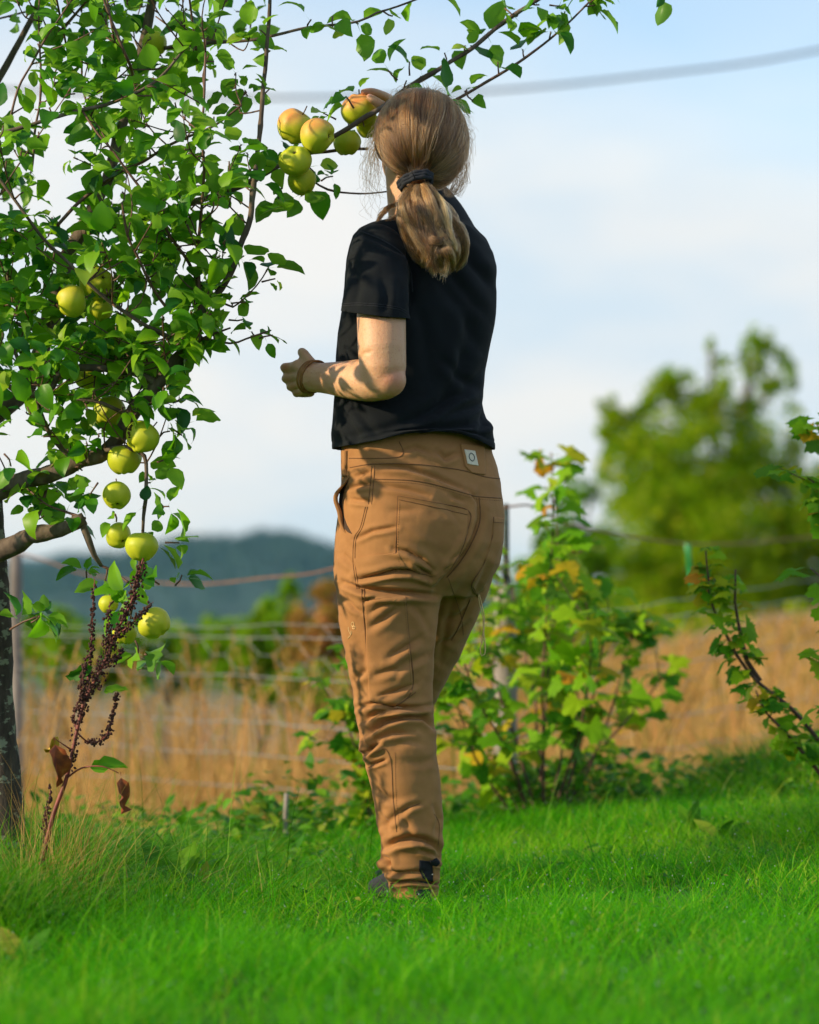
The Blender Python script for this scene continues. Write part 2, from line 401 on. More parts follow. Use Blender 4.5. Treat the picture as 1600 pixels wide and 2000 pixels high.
for c in range(6000):
    x = R.uniform(xs1[0], xs1[-1]) if c % 3 else R.uniform(-100, 1000)
    t = abs(R.normal(0, 0.28)); tp = np.interp(x, xs1, tp1)
    w = P(x, tp, 2400); yy = 2400 - 500 * min(t, 0.9)
    z = -27 + (w.z + 27) * math.sin(math.pi * (0.5 - 0.5 * min(t, 0.9))) ** 0.8
    h = R.uniform(8, 17); r = h * 0.24; a0 = R.uniform(0, 6)
    V += [(w.x * yy / 2400 + r * math.cos(a0 + k * 1.2566), yy + r * math.sin(a0 + k * 1.2566), z - 1) for k in range(5)] + [(w.x * yy / 2400, yy, z + h)]
    Fc += [(nv + k, nv + (k + 1) % 5, nv + 5) for k in range(5)]; nv += 6
tag(link('forest', mesh('forest', V, np.array(Fc), M['forest'], False)), 'spruce forest covering the far hill', 'forest', kind='stuff')

# ------------------------------------------------------------------ haze
hz_m = bpy.data.materials.new('haze'); hz_m.use_nodes = True
t = hz_m.node_tree; t.nodes.clear()
vo = t.nodes.new('ShaderNodeVolumePrincipled'); vo.inputs['Color'].default_value = (0.28, 0.70, 0.95, 1); vo.inputs['Density'].default_value = 0.000066
oo = t.nodes.new('ShaderNodeOutputMaterial'); t.links.new(vo.outputs[0], oo.inputs['Volume'])
def box_mesh(name, x0, x1, y0, y1, z0, z1, mat):
    V = [(x, y, z) for z in (z0, z1) for y in (y0, y1) for x in (x0, x1)]
    return mesh(name, V, [(0, 2, 3, 1), (4, 5, 7, 6), (0, 1, 5, 4), (1, 3, 7, 5), (3, 2, 6, 7), (2, 0, 4, 6)], mat, False)
HAZE = True
if HAZE:
    tag(link('haze', box_mesh('haze', -6700, 6700, -6700, 6700, -40, 135, hz_m)), 'thin bluish valley haze', 'haze', kind='stuff')

# ------------------------------------------------------------------ blades of grass
def blades(name, x, y, h, w, mat, lean=0.35, curl=0.5, z=None, rnd=None, wind=(0, 0), seg=3, base=0.0):
    n = len(x); z = gz(x, y) if z is None else z
    a = R.uniform(0, 2 * math.pi, n); b = a + R.normal(0, 0.5, n)
    ln = np.abs(R.normal(lean, lean * 0.6, n)); cu = np.abs(R.normal(curl, curl * 0.5, n))
    ts = np.linspace(0, 1, seg + 1)
    V = np.zeros((n, 2 * seg + 1, 3), np.float32)
    fx = np.cos(a); fy = np.sin(a); sx = -np.sin(b); sy = np.cos(b)
    for k, t in enumerate(ts):
        off = h * (ln * t + cu * t * t)
        px = x + fx * off + wind[0] * h * t * t; py = y + fy * off + wind[1] * h * t * t
        pz = z - 0.005 + h * (t - 0.35 * cu * t * t * t) + base
        ww = w * (1 - t) ** 0.6 * 0.5
        if k < seg:
            V[:, 2 * k, 0] = px - sx * ww; V[:, 2 * k, 1] = py - sy * ww; V[:, 2 * k, 2] = pz
            V[:, 2 * k + 1, 0] = px + sx * ww; V[:, 2 * k + 1, 1] = py + sy * ww; V[:, 2 * k + 1, 2] = pz
        else:
            V[:, 2 * k, 0] = px; V[:, 2 * k, 1] = py; V[:, 2 * k, 2] = pz
    tr = []
    for k in range(seg - 1):
        tr += [(2 * k, 2 * k + 1, 2 * k + 3), (2 * k, 2 * k + 3, 2 * k + 2)]
    tr.append((2 * seg - 2, 2 * seg - 1, 2 * seg))
    Fc = (np.arange(n)[:, None, None] * (2 * seg + 1) + np.array(tr)[None]).reshape(-1, 3)
    me = mesh(name, V.reshape(-1, 3), Fc, mat)
    r = R.random(n) if rnd is None else rnd
    fattr(me, 'rnd', np.repeat(np.clip(r, 0, 0.999), 2 * seg + 1))
    return me
def spread(n, y0, y1, mx=1.25, power=1.0):
    y = np.sqrt(R.uniform(y0 ** 2, y1 ** 2, n)); x = R.uniform(-1, 1, n) * 0.1412 * y * mx
    return x, y
# lawn
x, y = spread(230000, 3.6, 9.8, 1.9)
e = lawn_edge(x); k = (y < e + R.normal(0, 0.22, len(x)) + 0.1); x, y = x[k], y[k]
pn = np.stack([x, y, x * 0], 1)
cl = vnoise(pn, 2.2) * 0.45 + vnoise(pn, 6.5) * 0.4 + vnoise(pn, 13) * 0.35
k = (vnoise(pn + 9, 11) > -0.30) | (R.random(len(x)) < 0.35); x, y, pn, cl = x[k], y[k], pn[k], cl[k]
h = (0.066 - 0.022 * np.exp(-((x - 0.03) / 0.10) ** 2 - ((y - 5.84) / 0.10) ** 2)) * (1 + 0.5 * cl) * R.uniform(0.55, 1.35, len(x)) * (1 + 0.35 * sstep(-0.1, -0.6, x)) * np.where(R.random(len(x)) < 0.03, 1.6, 1)
rn = np.clip(0.45 + 0.30 * vnoise(pn, 1.3) + 0.25 * vnoise(pn, 4.1) + R.normal(0, 0.2, len(x)), 0, 0.93); rn = np.where(R.random(len(x)) < 0.022, 0.999, rn)
tag(link('lawn_grass', blades('lawn_grass', x, y, h, R.uniform(0.0016, 0.0034, len(x)), M['grass'], 0.42, 0.65, rnd=rn)), 'vivid green lawn grass wet with dew', 'grass', kind='stuff')
# taller tufts under the apple tree and along the border
xs_, ys_ = [], []
for c in range(210):
    u = R.random()
    if u < 0.30: cx, cy = R.uniform(-1.15, -0.55), R.uniform(5.0, 6.3)
    elif u < 0.68: cx, cy = R.uniform(-1.25, -0.28), R.uniform(5.0, 7.6)
    elif u < 0.85: cx, cy = R.uniform(-1.2, 1.7), 0
    else: cx, cy = R.uniform(0.9, 1.9), R.uniform(7.6, 8.6)
    if cy == 0: cy = float(lawn_edge(cx)) + R.normal(0, 0.25)
    n = int(R.uniform(40, 95)); xs_.append(R.normal(cx, 0.06, n)); ys_.append(R.normal(cy, 0.06, n))
x = np.concatenate(xs_); y = np.concatenate(ys_)
k = ~((np.abs(x - 0.02) < 0.3) & (y < 6.0)) & ~((x > -0.42) & (y < 5.6)) & ~((x > -0.68) & (x < -0.30) & (y < 6.35) & (R.random(len(x)) < 0.8)); x, y = x[k], y[k]
lf = sstep(-0.25, -0.8, x)
h = R.uniform(0.08, 0.19, len(x)) * (1 + 0.35 * lf) * (1 - 0.55 * sstep(6.6, 7.2, y) * (x < 0.8))
tag(link('tall_grass', blades('tall_grass', x, y, h, R.uniform(0.002, 0.0045, len(x)), M['tall_grass'], 0.35, 0.75, seg=5)), 'long uncut grass round the apple tree and along the border', 'grass', kind='stuff')
# a few long thin stalks
x = R.uniform(-1.1, 1.5, 150); y = lawn_edge(x) + R.uniform(-1.4, 0.5, 150); x[:70] = R.uniform(-1.1, -0.25, 70); y[:70] = R.uniform(5.6, 7.2, 70)
tag(link('grass_stalks', blades('grass_stalks', x, y, R.uniform(0.18, 0.36, 150), np.full(150, 0.0022), M['tall_grass'], 0.25, 0.45, seg=6)), 'thin long grass stalks rising out of the lawn border', 'grass', kind='stuff')
# dry field
x, y = spread(85000, 8.6, 25, 2.2)
k = y > lawn_edge(x) + 0.75 + R.normal(0, 0.25, len(x)); x, y = x[k], y[k]
pn = np.stack([x, y, x * 0], 1); cl = vnoise(pn, 0.9)
h = (0.20 + 0.09 * cl) * R.uniform(0.55, 1.35, len(x)) * (1 + sstep(14, 24, y) * 0.35) * (1.0 - 0.35 * sstep(0.5, 1.5, x))
rn = np.clip(0.48 + 0.25 * vnoise(pn, 1.7) + R.normal(0, 0.2, len(x)), 0, 0.92); rn = np.where(R.random(len(x)) < 0.07 + 0.12 * (vnoise(pn, 0.5) > 0.3), 0.97, rn)
tag(link('dry_grass', blades('dry_grass', x, y, h, R.uniform(0.004, 0.009, len(x)) * (y / 10), M['dry_grass'], 0.35, 0.7, rnd=rn)), 'dry straw coloured grass of the field behind the fence', 'grass', kind='stuff')
# dry flowering stems with plumes
V = []; Fc = []; nv = 0; at = []
for c in range(850):
    yy = R.uniform(9.2, 17); xx = R.uniform(-1, 1) * 0.1412 * yy * 1.25
    if xx > 0.3 and R.random() < 0.35: continue
    z0 = float(gz(xx, yy)); hh = R.uniform(0.34, 0.72) * (0.8 if xx > 0.4 else 1)
    lx, ly = R.normal(0, 0.09), R.normal(0, 0.09); r = R.uniform(0, 0.9)
    pts = [np.array([xx + lx * t * t * hh * 2, yy + ly * t * t * hh * 2, z0 + hh * t]) for t in np.linspace(0, 1, 5)]
    v, f = tube(pts, [0.003, 0.0028, 0.0024, 0.002, 0.0012], 4, cap=False)
    V.append(v); Fc += [tuple(q + nv for q in ff) for ff in f]; nv += len(v); at.append(np.full(len(v), r))
    for s in range(14):
        t = R.uniform(0.72, 1.02); p = pts[3] + (pts[4] - pts[3]) * (t - 0.75) * 4
        d = np.array([R.normal(0, 1), R.normal(0, 1), R.uniform(0.6, 1.6)]); d /= np.linalg.norm(d); s_ = np.cross(d, R.normal(0, 1, 3)); s_ /= np.linalg.norm(s_)
        l = R.uniform(0.015, 0.035); v = np.array([p - s_ * 0.003, p + s_ * 0.003, p + d * l])
        V.append(v); Fc.append((nv, nv + 1, nv + 2)); nv += 3; at.append(np.full(3, r))
me = mesh('dry_stems', np.vstack(V), Fc, M['dry_grass']); fattr(me, 'rnd', np.concatenate(at))
tag(link('dry_stems', me), 'tall dead flowering grass stems standing in the dry field', 'grass', kind='stuff')

# ------------------------------------------------------------------ leaf shapes
def leaf_blade(L=1.0, W=0.62, arch=0.35, fold=0.28, wav=0.03, rows=7, seed=0, petiole=0.25, twist=0.15):
    "an oval pointed leaf along +Y with a stalk, folded at the midrib and arched downwards; its base at the origin"
    rg = np.random.default_rng(seed)
    V = [(-0.012, 0, 0), (0.012, 0, 0)]
    p0 = petiole
    rowsv = []
    for i in range(rows + 1):
        t = i / rows
        w = W / 2 * (math.sin(math.pi * min(1, t ** 0.82)) ** 0.75) * (1.0 - 0.22 * t) * 1.12 if 0 < t < 1 else 0.0
        a = arch * t * 1.6
        y = p0 + L * (math.sin(a) / (arch * 1.6) if arch > 1e-3 else t); z = -L * (1 - math.cos(a)) / max(arch * 1.6, 1e-3)
        tw = twist * t
        if w == 0: rowsv.append([len(V)]); V.append((0, y, z)); continue
        r = []
        for s in (-1, -0.5, 0, 0.5, 1):
            up = fold * abs(s) * w * (1.35 - 0.5 * abs(s)) + wav * rg.normal() * (abs(s) > 0.6)
            ww = w * (1 + (0.05 * rg.normal() if abs(s) == 1 else 0))
            r.append(len(V)); V.append((s * ww * math.cos(tw) - up * math.sin(tw), y, z + up * math.cos(tw) + s * ww * math.sin(tw)))
        rowsv.append(r)
    Fc = [(0, 1, rowsv[0][0])]
    for i in range(rows):
        a, b = rowsv[i], rowsv[i + 1]
        if len(a) == 1: Fc += [(a[0], b[q + 1], b[q]) for q in range(4)]
        elif len(b) == 1: Fc += [(a[q], a[q + 1], b[0]) for q in range(4)]
        else: Fc += [(a[q], a[q + 1], b[q + 1], b[q]) for q in range(4)]
    return np.array(V), Fc
def lobed_blade(seed=0, lobes=3, cup=0.15, petiole=0.5):
    rg = np.random.default_rng(seed)
    out = [(0.0, 0.0)]
    A = np.linspace(-2.35, 2.35, 25)
    V = [(-0.012, -petiole, -0.12), (0.012, -petiole, -0.12), (0, 0, 0)]
    mid = []; rim = []
    for k, a in enumerate(A):
        lob = 0.60 + 0.28 * max(0, math.cos(a * 2.6)) ** 0.8 + (0.12 if abs(a) < 0.6 else 0)
        r = lob * (1 + 0.10 * (-1) ** k) * (1 + 0.05 * rg.normal())
        z = -cup * r * r + 0.05 * math.sin(a * 5.2 + 1.57) * r + 0.02 * rg.normal() - 0.10 * (abs(a) < 0.5) * r
        rim.append(len(V)); V.append((r * math.sin(a) * 0.62, r * math.cos(a) * 0.62, z))
    Fc = [(0, 1, 2)] + [(2, rim[k + 1], rim[k]) for k in range(len(A) - 1)]
    return np.array(V), Fc
def variants(gen, n, mat, name='leaf'):
    res = []
    for s in range(n):
        V, Fc = gen(s); res.append((V, Fc, mesh(name, V, Fc, mat)))
    return res
def basis(d, up):
    d = np.asarray(d, float); d /= np.linalg.norm(d) + 1e-9
    x = np.cross(d, up); nx = np.linalg.norm(x)
    x = x / nx if nx > 1e-4 else np.array([1.0, 0, 0])
    z = np.cross(x, d)
    return np.stack([x, d, z], 1)          # columns
class Leaves:
    "collects leaf placements, then makes the nearest ones objects and the rest one mesh"
    def __init__(s, var): s.var = var; s.L = []
    def add(s, pos, d, up=(0, 0, 1), size=0.05, roll=0.0, rnd=None):
        B = basis(d, np.asarray(up, float))
        if roll:
            c, q = math.cos(roll), math.sin(roll); B = B @ np.array([[c, 0, q], [0, 1, 0], [-q, 0, c]])
        s.L.append((np.asarray(pos, float), B, size, int(R.integers(len(s.var))), R.random() if rnd is None else rnd))
    def build(s, parent, n_obj, rest_name, mat, label=None, near_bias=True):
        base = np.array(parent.location)
        def key(l):
            px, py = proj(l[0][None]); inside = (-20 < px[0] < 1620) and (-20 < py[0] < 2020)
            return (0 if inside else 1, l[0][1] - 2.0 * l[2] + R.uniform(0, 0.25))
        order = sorted(s.L, key=key) if near_bias else list(s.L)
        for pos, B, sz, vi, rn in order[:n_obj]:
            o = bpy.data.objects.new('leaf', s.var[vi][2]); COL.objects.link(o); o.parent = parent
            m = Matrix([list(B[0] * sz) + [pos[0] - base[0]], list(B[1] * sz) + [pos[1] - base[1]], list(B[2] * sz) + [pos[2] - base[2]], [0, 0, 0, 1]])
            o.matrix_local = m
        rest = order[n_obj:]
        if rest:
            V = []; Fc = []; nv = 0; at = []
            for pos, B, sz, vi, rn in rest:
                v, f, _ = s.var[vi]; w = (v * sz) @ B.T + pos - base
                V.append(w); Fc += [tuple(q + nv for q in ff) for ff in f]; nv += len(w); at.append(np.full(len(w), rn))
            me = mesh(rest_name, np.vstack(V), Fc, mat); fattr(me, 'rnd', np.concatenate(at))
            o = link(rest_name, me, parent); tag(o, label, kind='stuff')

# ------------------------------------------------------------------ trees and bushes beyond the fence
def far_tree(name, label, cat, blobs, Y, n, mat, leaf, trunk, group=None, trunk_r=0.05, limbs=None):
    bx, by = trunk[0]
    b0 = P(bx, by, Y); b0.z = float(gz(b0.x, Y)) if abs(b0.z) < 3 else b0.z
    e = empty(name, b0); tag(e, label, cat, group)
    w = np.array([b[2] * b[3] * (b[4] if len(b) > 4 else 1) for b in blobs], float); w /= w.sum()
    idx = R.choice(len(blobs), n, p=w)
    pos = np.zeros((n, 3))
    sub = {}
    for q, bi in enumerate(idx):
        b = blobs[bi]
        if bi not in sub:   # clumps inside each blob
            sub[bi] = [R.normal(0, 0.52, 3) for _ in range(max(7, int(b[2] * b[3] / 300)))]
        c = sub[bi][R.integers(len(sub[bi]))]
        d = R.normal(0, 0.17, 3) + c
        nr = np.linalg.norm(d)
        if nr > 1.1: d *= 1.1 / nr
        s = Y / F
        cpt = P(b[0], b[1], Y)
        pos[q] = (cpt.x + d[0] * b[2] * s, Y + d[1] * (b[2] + b[3]) * 0.5 * s, cpt.z + d[2] * b[3] * s)
    q = R.normal(0, 1, (n, 3)); q /= np.linalg.norm(q, axis=1)[:, None]
    a2 = np.cross(q, R.normal(0, 1, (n, 3))); a2 /= np.linalg.norm(a2, axis=1)[:, None]
    sz = leaf * R.uniform(0.6, 1.3, n)[:, None]
    base = np.array(b0)
    V = np.stack([pos - q * sz, pos + a2 * sz * 0.55, pos + q * sz, pos - a2 * sz * 0.55], 1) - base
    me = mesh('crown', V.reshape(-1, 3), np.arange(n * 4).reshape(-1, 4), mat, False)
    cn = vnoise(pos, 3.0 / (Y / F * 100)) * 0.22
    fattr(me, 'rnd', np.repeat(np.clip(0.45 + cn + R.normal(0, 0.2, n), 0, 0.99), 4))
    link('crown', me, e)
    acc = Acc()
    pts = [np.array(P(a, b_, Y)) for a, b_ in trunk]; pts[0] = base - np.array([0, 0, 0.1])
    q_ = resample(pts, 0.3); v, f = tube(q_ - base, np.linspace(trunk_r, trunk_r * 0.35, len(q_)), 8, 0.08); acc.add(v, f)
    for bi in range(len(blobs)):
        b = blobs[bi]; st = q_[int(len(q_) * R.uniform(0.3, 0.75))]; en = np.array(P(b[0], b[1], Y))
        if np.linalg.norm(en - st) > 0.2:
            v, f = tube(resample([st - base, (st + en) / 2 - base + R.normal(0, 0.05, 3), en - base], 0.3), trunk_r * 0.3, 6); acc.add(v, f)
    link('trunk', acc.mesh('trunk', M['bark']), e)
    return e
far_tree('deciduous_tree', 'large sunlit yellow-green tree with ragged top beyond the right side of the fence', 'tree',
    [(1400, 1060, 215, 150, 1.2), (1330, 930, 150, 120, 1), (1230, 835, 62, 45, .9), (1180, 795, 32, 28, .9), (1300, 765, 60, 55, .7), (1400, 770, 80, 70, .7), (1478, 690, 32, 66, .8), (1520, 745, 38, 62, .6),
     (1500, 870, 80, 95, .6), (1560, 1000, 95, 100, 1), (1250, 1140, 120, 90, 1.1), (1400, 1210, 200, 80, 1), (1390, 680, 9, 26, .5), (1560, 1150, 110, 100, 1)],
    38, 60000, M['far_leaf'], 0.044, [(1400, 1290), (1400, 1180), (1410, 1000), (1440, 850), (1478, 680)], 'trees beyond the fence', 0.10)
far_tree('small_tree', 'small pale green tree to the left of the big sunlit tree', 'tree',
    [(1130, 990, 42, 60, .5), (1110, 1080, 60, 75, 1), (1170, 1120, 60, 80, .9), (1050, 1150, 70, 70, 1), (1160, 950, 24, 24, .3)],
    34, 5200, M['far_leaf_green'], 0.05, [(1130, 1290), (1130, 1150), (1130, 990)], 'trees beyond the fence', 0.07)
far_tree('hedge_bush', 'wide green bush behind the fence under the big sunlit tree', 'bush',
    [(1280, 1240, 130, 60), (1420, 1250, 130, 50), (1130, 1230, 100, 60), (1000, 1220, 80, 60), (1560, 1220, 60, 40)], 30, 7000, M['far_leaf'], 0.045, [(1280, 1300), (1280, 1240)], 'bushes behind the fence', 0.05)
far_tree('green_bush', 'round green bush behind the wire netting just right of the apple trunk', 'bush',
    [(95, 1272, 75, 78), (180, 1288, 80, 70), (60, 1240, 40, 50, .6)], 24, 4200, M['far_leaf_green'], 0.042, [(120, 1380), (120, 1290)], 'bushes behind the fence', 0.04)
far_tree('green_bush', 'low green bush behind the netting below the lowest apple', 'bush',
    [(300, 1288, 90, 70), (390, 1272, 60, 72)], 24, 3200, M['far_leaf_green'], 0.042, [(320, 1380), (330, 1300)], 'bushes behind the fence', 0.04)
far_tree('green_bush', 'bright green bush with a taller tip beside the reddish bush', 'bush',
    [(470, 1280, 70, 68), (550, 1235, 55, 75), (572, 1165, 24, 38, .7), (520, 1310, 80, 60), (430, 1250, 32, 36, .6)], 23, 5000, M['far_leaf_green'], 0.042, [(510, 1380), (520, 1290)], 'bushes behind the fence', 0.04)
far_tree('reddish_bush', 'bush with reddish autumn leaves behind the fence left of the trousers', 'bush',
    [(635, 1215, 62, 70), (680, 1195, 50, 55), (615, 1280, 50, 60, .8), (700, 1270, 60, 60)], 22, 5200, M['far_leaf_red'], 0.04, [(650, 1380), (650, 1250)], None, 0.04)
far_tree('dark_bush', 'dark green bush below the reddish bush', 'bush',
    [(620, 1350, 60, 50), (690, 1370, 80, 55), (540, 1350, 60, 28), (780, 1330, 70, 60)], 17, 5200, M['far_leaf_green'], 0.03, [(640, 1430), (640, 1350)], 'bushes behind the fence', 0.04)

# ------------------------------------------------------------------ wire fence
fence = empty('wire_fence', P(993, 1620, 8.6)); tag(fence, 'wire netting fence with strands of wire between lawn and dry field', 'fence')
FY = [(-380, 14.2), (30, 11.4), (993, 8.6), (1600, 13.0), (2200, 18.5)]          # where the fence runs: picture x and distance
def fence_row(vals, Yx=None):
    return [P(px, py, Y) for (px, Y), py in zip(FY, vals)]
f0 = np.array(fence.location)
def wire(row, r, mat, wob=0.004, name='wire', label=None):
    pts = resample(np.array([np.array(p) for p in row]), 0.12)
    # straight between posts, with a little unevenness
    q = []
    for a, b in zip(row[:-1], row[1:]):
        a = np.array(a); b = np.array(b); n = max(2, int(np.linalg.norm(b - a) / 0.15))
        for k in range(n): q.append(a + (b - a) * k / n)
    q.append(np.array(row[-1])); q = np.array(q)
    q[:, 2] += wob * np.sin(np.arange(len(q)) * 0.9 + R.uniform(0, 6)) + R.normal(0, wob * 0.4, len(q))
    v, f = tube(q - f0, r, 6); o = link(name, mesh(name, v, f, mat), fence)
    if label: o['label'] = label
rowsF = [[1219, 1222, 1222, 1130, 1080], [1228, 1238, 1252, 1166, 1110], [1290, 1301, 1345, 1254, 1195], [1360, 1386, 1440, 1362, 1290], [1412, 1444, 1508, 1420, 1340], [1462, 1504, 1575, 1480, 1390]]
for k, r in enumerate(rowsF): wire(fence_row(r), 0.0019 if k else 0.0015, M['wire'])
# rusty top wire, slack
rt = [P(-380, 980, 14.2), P(30, 1078, 11.4), P(170, 1122, 11.0), P(370, 1141, 10.4), P(520, 1128, 9.9), P(660, 1108, 9.5), P(993, 990, 8.6), P(1100, 1022, 9.3), P(1220, 1046, 10.0), P(1350, 1062, 10.9), P(1480, 1060, 11.9), P(1600, 1048, 13), P(2200, 1000, 18.5)]
pts = resample(np.array([np.array(p) for p in rt]), 0.1); v, f = tube(pts - f0, 0.0032, 6)
link('wire', mesh('wire', v, f, M['rust']), fence)['label'] = 'slack rusty top wire'
# hexagonal netting between the second and the fourth strand
acc = Acc()
top_, bot_ = fence_row([1222, 1226, 1226, 1135, 1085]), fence_row([1385, 1415, 1470, 1390, 1310])
for (t0, t1, b0_, b1_) in [(top_[k], top_[k + 1], bot_[k], bot_[k + 1]) for k in range(3)]:
    t0, t1, b0_, b1_ = map(np.array, (t0, t1, b0_, b1_)); Ls = np.linalg.norm((t1 - t0)[:2]); H = (t0 - b0_)[2]
    st_ = Ls / (abs(proj(t1[None])[0][0] - proj(t0[None])[0][0]) * (t0[1] + t1[1]) / 2 / F); cw = 0.164 * st_; rowh = 0.047; ha = 0.0226 * st_
    ncol = int(Ls / cw); nrow = int(H / rowh)
    def pt(s, h_):
        s = min(max(s, 0), Ls) / Ls; h_ = min(max(h_ / H, 0), 1)
        tt = t0 + (t1 - t0) * s; bb = b0_ + (b1_ - b0_) * s; p = bb + (tt - bb) * h_
        return p + np.array([0, 0.01 * math.sin(s * 40 + h_ * 7), 0.006 * math.sin(s * 23 + h_ * 11)])
    for r_ in range(nrow):
        h0 = r_ * rowh; odd = r_ % 2
        for c in range(ncol + 1):
            x0 = (c + 0.5 * odd) * cw
            for (a, b) in (((x0 - ha, h0), (x0 + ha, h0)), ((x0 + ha, h0), (x0 + cw / 2 - ha, h0 + rowh)), ((x0 - ha, h0), (x0 - cw / 2 + ha, h0 + rowh))):
                if h0 + rowh > H and b[1] > h0: continue
                v, f = tube([pt(*a) - f0, pt(*b) - f0], 0.0012, 4, cap=False); acc.add(v, f)
o = link('wire_netting', acc.mesh('wire_netting', M['wire']), fence); tag(o, 'galvanised hexagonal wire netting', kind='stuff')
def post(px, top, bot, Y, w, mat, depth, label, name='post', taper=1.0, rough=0.05):
    t_, b_ = np.array(P(px, top, Y)), np.array(P(px + 3, bot, Y)); b_[2] = min(b_[2], float(gz(b_[0], Y)) - 0.15)
    n = 14; q = np.array([b_ + (t_ - b_) * k / (n - 1) for k in range(n)])
    v, f = tube(q - f0, np.linspace(w * taper, w, n), 10, rough, seed=abs(int(px))); o = link(name, mesh(name, v, f, mat), fence); o['label'] = label
post(31, 1080, 1640, 11.4, 0.024, M['post_grey'], 0, 'grey weathered post beside the apple trunk')
post(986, 1142, 1600, 8.62, 0.031, M['post_pale'], 0, 'pale rough wooden post in the currant bush', taper=1.2, rough=0.12)
post(988, 984, 1600, 8.70, 0.0105, M['post_dark'], 0, 'thin dark stake with flat top')
post(1628, 1040, 1560, 13.0, 0.026, M['post_grey'], 0, 'far grey post')
post(-380, 970, 1600, 14.2, 0.026, M['post_grey'], 0, 'far grey post')
# green ribbon on the wire
rb = [P(1343, 1062, 10.85), P(1345, 1085, 10.84), P(1348, 1115, 10.86), P(1352, 1140, 10.85), P(1356, 1158, 10.87)]
q = resample(np.array([np.array(p) for p in rb]), 0.012); wv = []
for k, p in enumerate(q):
    w_ = 0.010 * (1 - 0.45 * k / len(q)); a = 0.5 * math.sin(k * 0.5)
    d = np.array([math.cos(a), math.sin(a), 0]) * w_; wv += [p - d, p + d]
b0 = q[0]; wv = np.array(wv) - b0
bk = wv + np.array([0, 0.0015, 0]); n = len(wv)
Fc = [(2 * k, 2 * k + 1, 2 * k + 3, 2 * k + 2) for k in range(len(q) - 1)] + [(n + 2 * k + 2, n + 2 * k + 3, n + 2 * k + 1, n + 2 * k) for k in range(len(q) - 1)]
Fc += [(2 * k + 2, n + 2 * k + 2, n + 2 * k, 2 * k) for k in range(len(q) - 1)] + [(2 * k + 1, n + 2 * k + 1, n + 2 * k + 3, 2 * k + 3) for k in range(len(q) - 1)]
o = link('ribbon', mesh('ribbon', np.vstack([wv, bk]), Fc, M['ribbon'])); o.location = b0
tag(o, 'bright green plastic ribbon hanging from the rusty wire', 'ribbon')
# overhead cable
q = resample(np.array([np.array(p) for p in [P(-600, 150, 30), P(300, 186, 30), P(620, 190, 30), P(950, 178, 30), P(1280, 145, 30), P(1600, 98, 30), P(2300, -60, 30)]]), 0.4)
c0 = q[0]; v, f = tube(q - c0, 0.017, 8)
o = link('overhead_cable', mesh('overhead_cable', v, f, M['cable'])); o.location = c0
tag(o, 'dark overhead cable sagging across the sky', 'cable')

# ------------------------------------------------------------------ currant bushes
cur = variants(lambda s: lobed_blade(s), 6, M['currant_leaf'], 'leaf')
def bush(name, label, base, stems, nleaf, size, group, start=0.3, r=0.005, spread_=0.05, nobj=300, rb=None, cat='bush', side=0.5, yside=0.3):
    b = P(*base); b.z = float(gz(b.x, b.y)); e = empty(name, b); tag(e, label, cat, group); b0 = np.array(b)
    LV = Leaves(cur); tot = sum(len(s) for s in stems); paths = []
    for si, s in enumerate(stems):
        Yc = base[2] + R.normal(0, yside)
        pts = [np.array(P(px, py, base[2] + (Yc - base[2]) * k / max(1, len(s) - 1))) for k, (px, py) in enumerate(s)]
        if s[0][1] > 1480 and base[0] < 1580: pts[0][2] = float(gz(pts[0][0], pts[0][1])) - 0.02
        q = resample(pts, 0.03); q += np.cumsum(R.normal(0, 0.0012, q.shape), 0)
        v, f = tube(q - b0, np.linspace(r, r * 0.3, len(q)), 7, 0.12); link('stem', mesh('stem', v, f, M['currant_wood']), e)
        paths.append(q)
        # side twigs
        for c in range(int(len(q) / 7 * side)):
            k = int(R.uniform(start, 0.92) * len(q)); d = R.normal(0, 1, 3); d[2] = abs(d[2]) + 0.5; d /= np.linalg.norm(d); l = R.uniform(0.06, 0.16)
            tq = resample([q[k], q[k] + d * l * 0.5 + R.normal(0, 0.008, 3), q[k] + d * l + np.array([0, 0, 0.01])], 0.02)
            v, f = tube(tq - b0, np.linspace(r * 0.4, r * 0.2, len(tq)), 5); link('twig', mesh('twig', v, f, M['currant_wood']), e); paths.append(tq)
    lens = np.array([len(p) * (1.0 if k >= 0 else 1) for k, p in enumerate(paths)], float); pr = lens / lens.sum()
    for c in range(nleaf):
        p = paths[R.choice(len(paths), p=pr)]
        u = R.uniform(start, 1.0) if len(p) > 12 else R.uniform(0.2, 1.0)
        q = p[min(len(p) - 1, int(u * len(p)))]
        d = R.normal(0, 1, 3); d[2] = R.uniform(-0.7, 0.35); d[1] *= 0.8; d /= np.linalg.norm(d)
        s = size * R.uniform(0.6, 1.25); up = np.array([0, -0.5, 1.0]) + R.normal(0, 0.5, 3)
        LV.add(q + d * s * 0.5, d, up, s, rnd=(R.random() if rb is None else rb()))
    LV.build(e, nobj, 'foliage', M['currant_leaf'])
    return e
g_c = 'currant bushes along the fence'
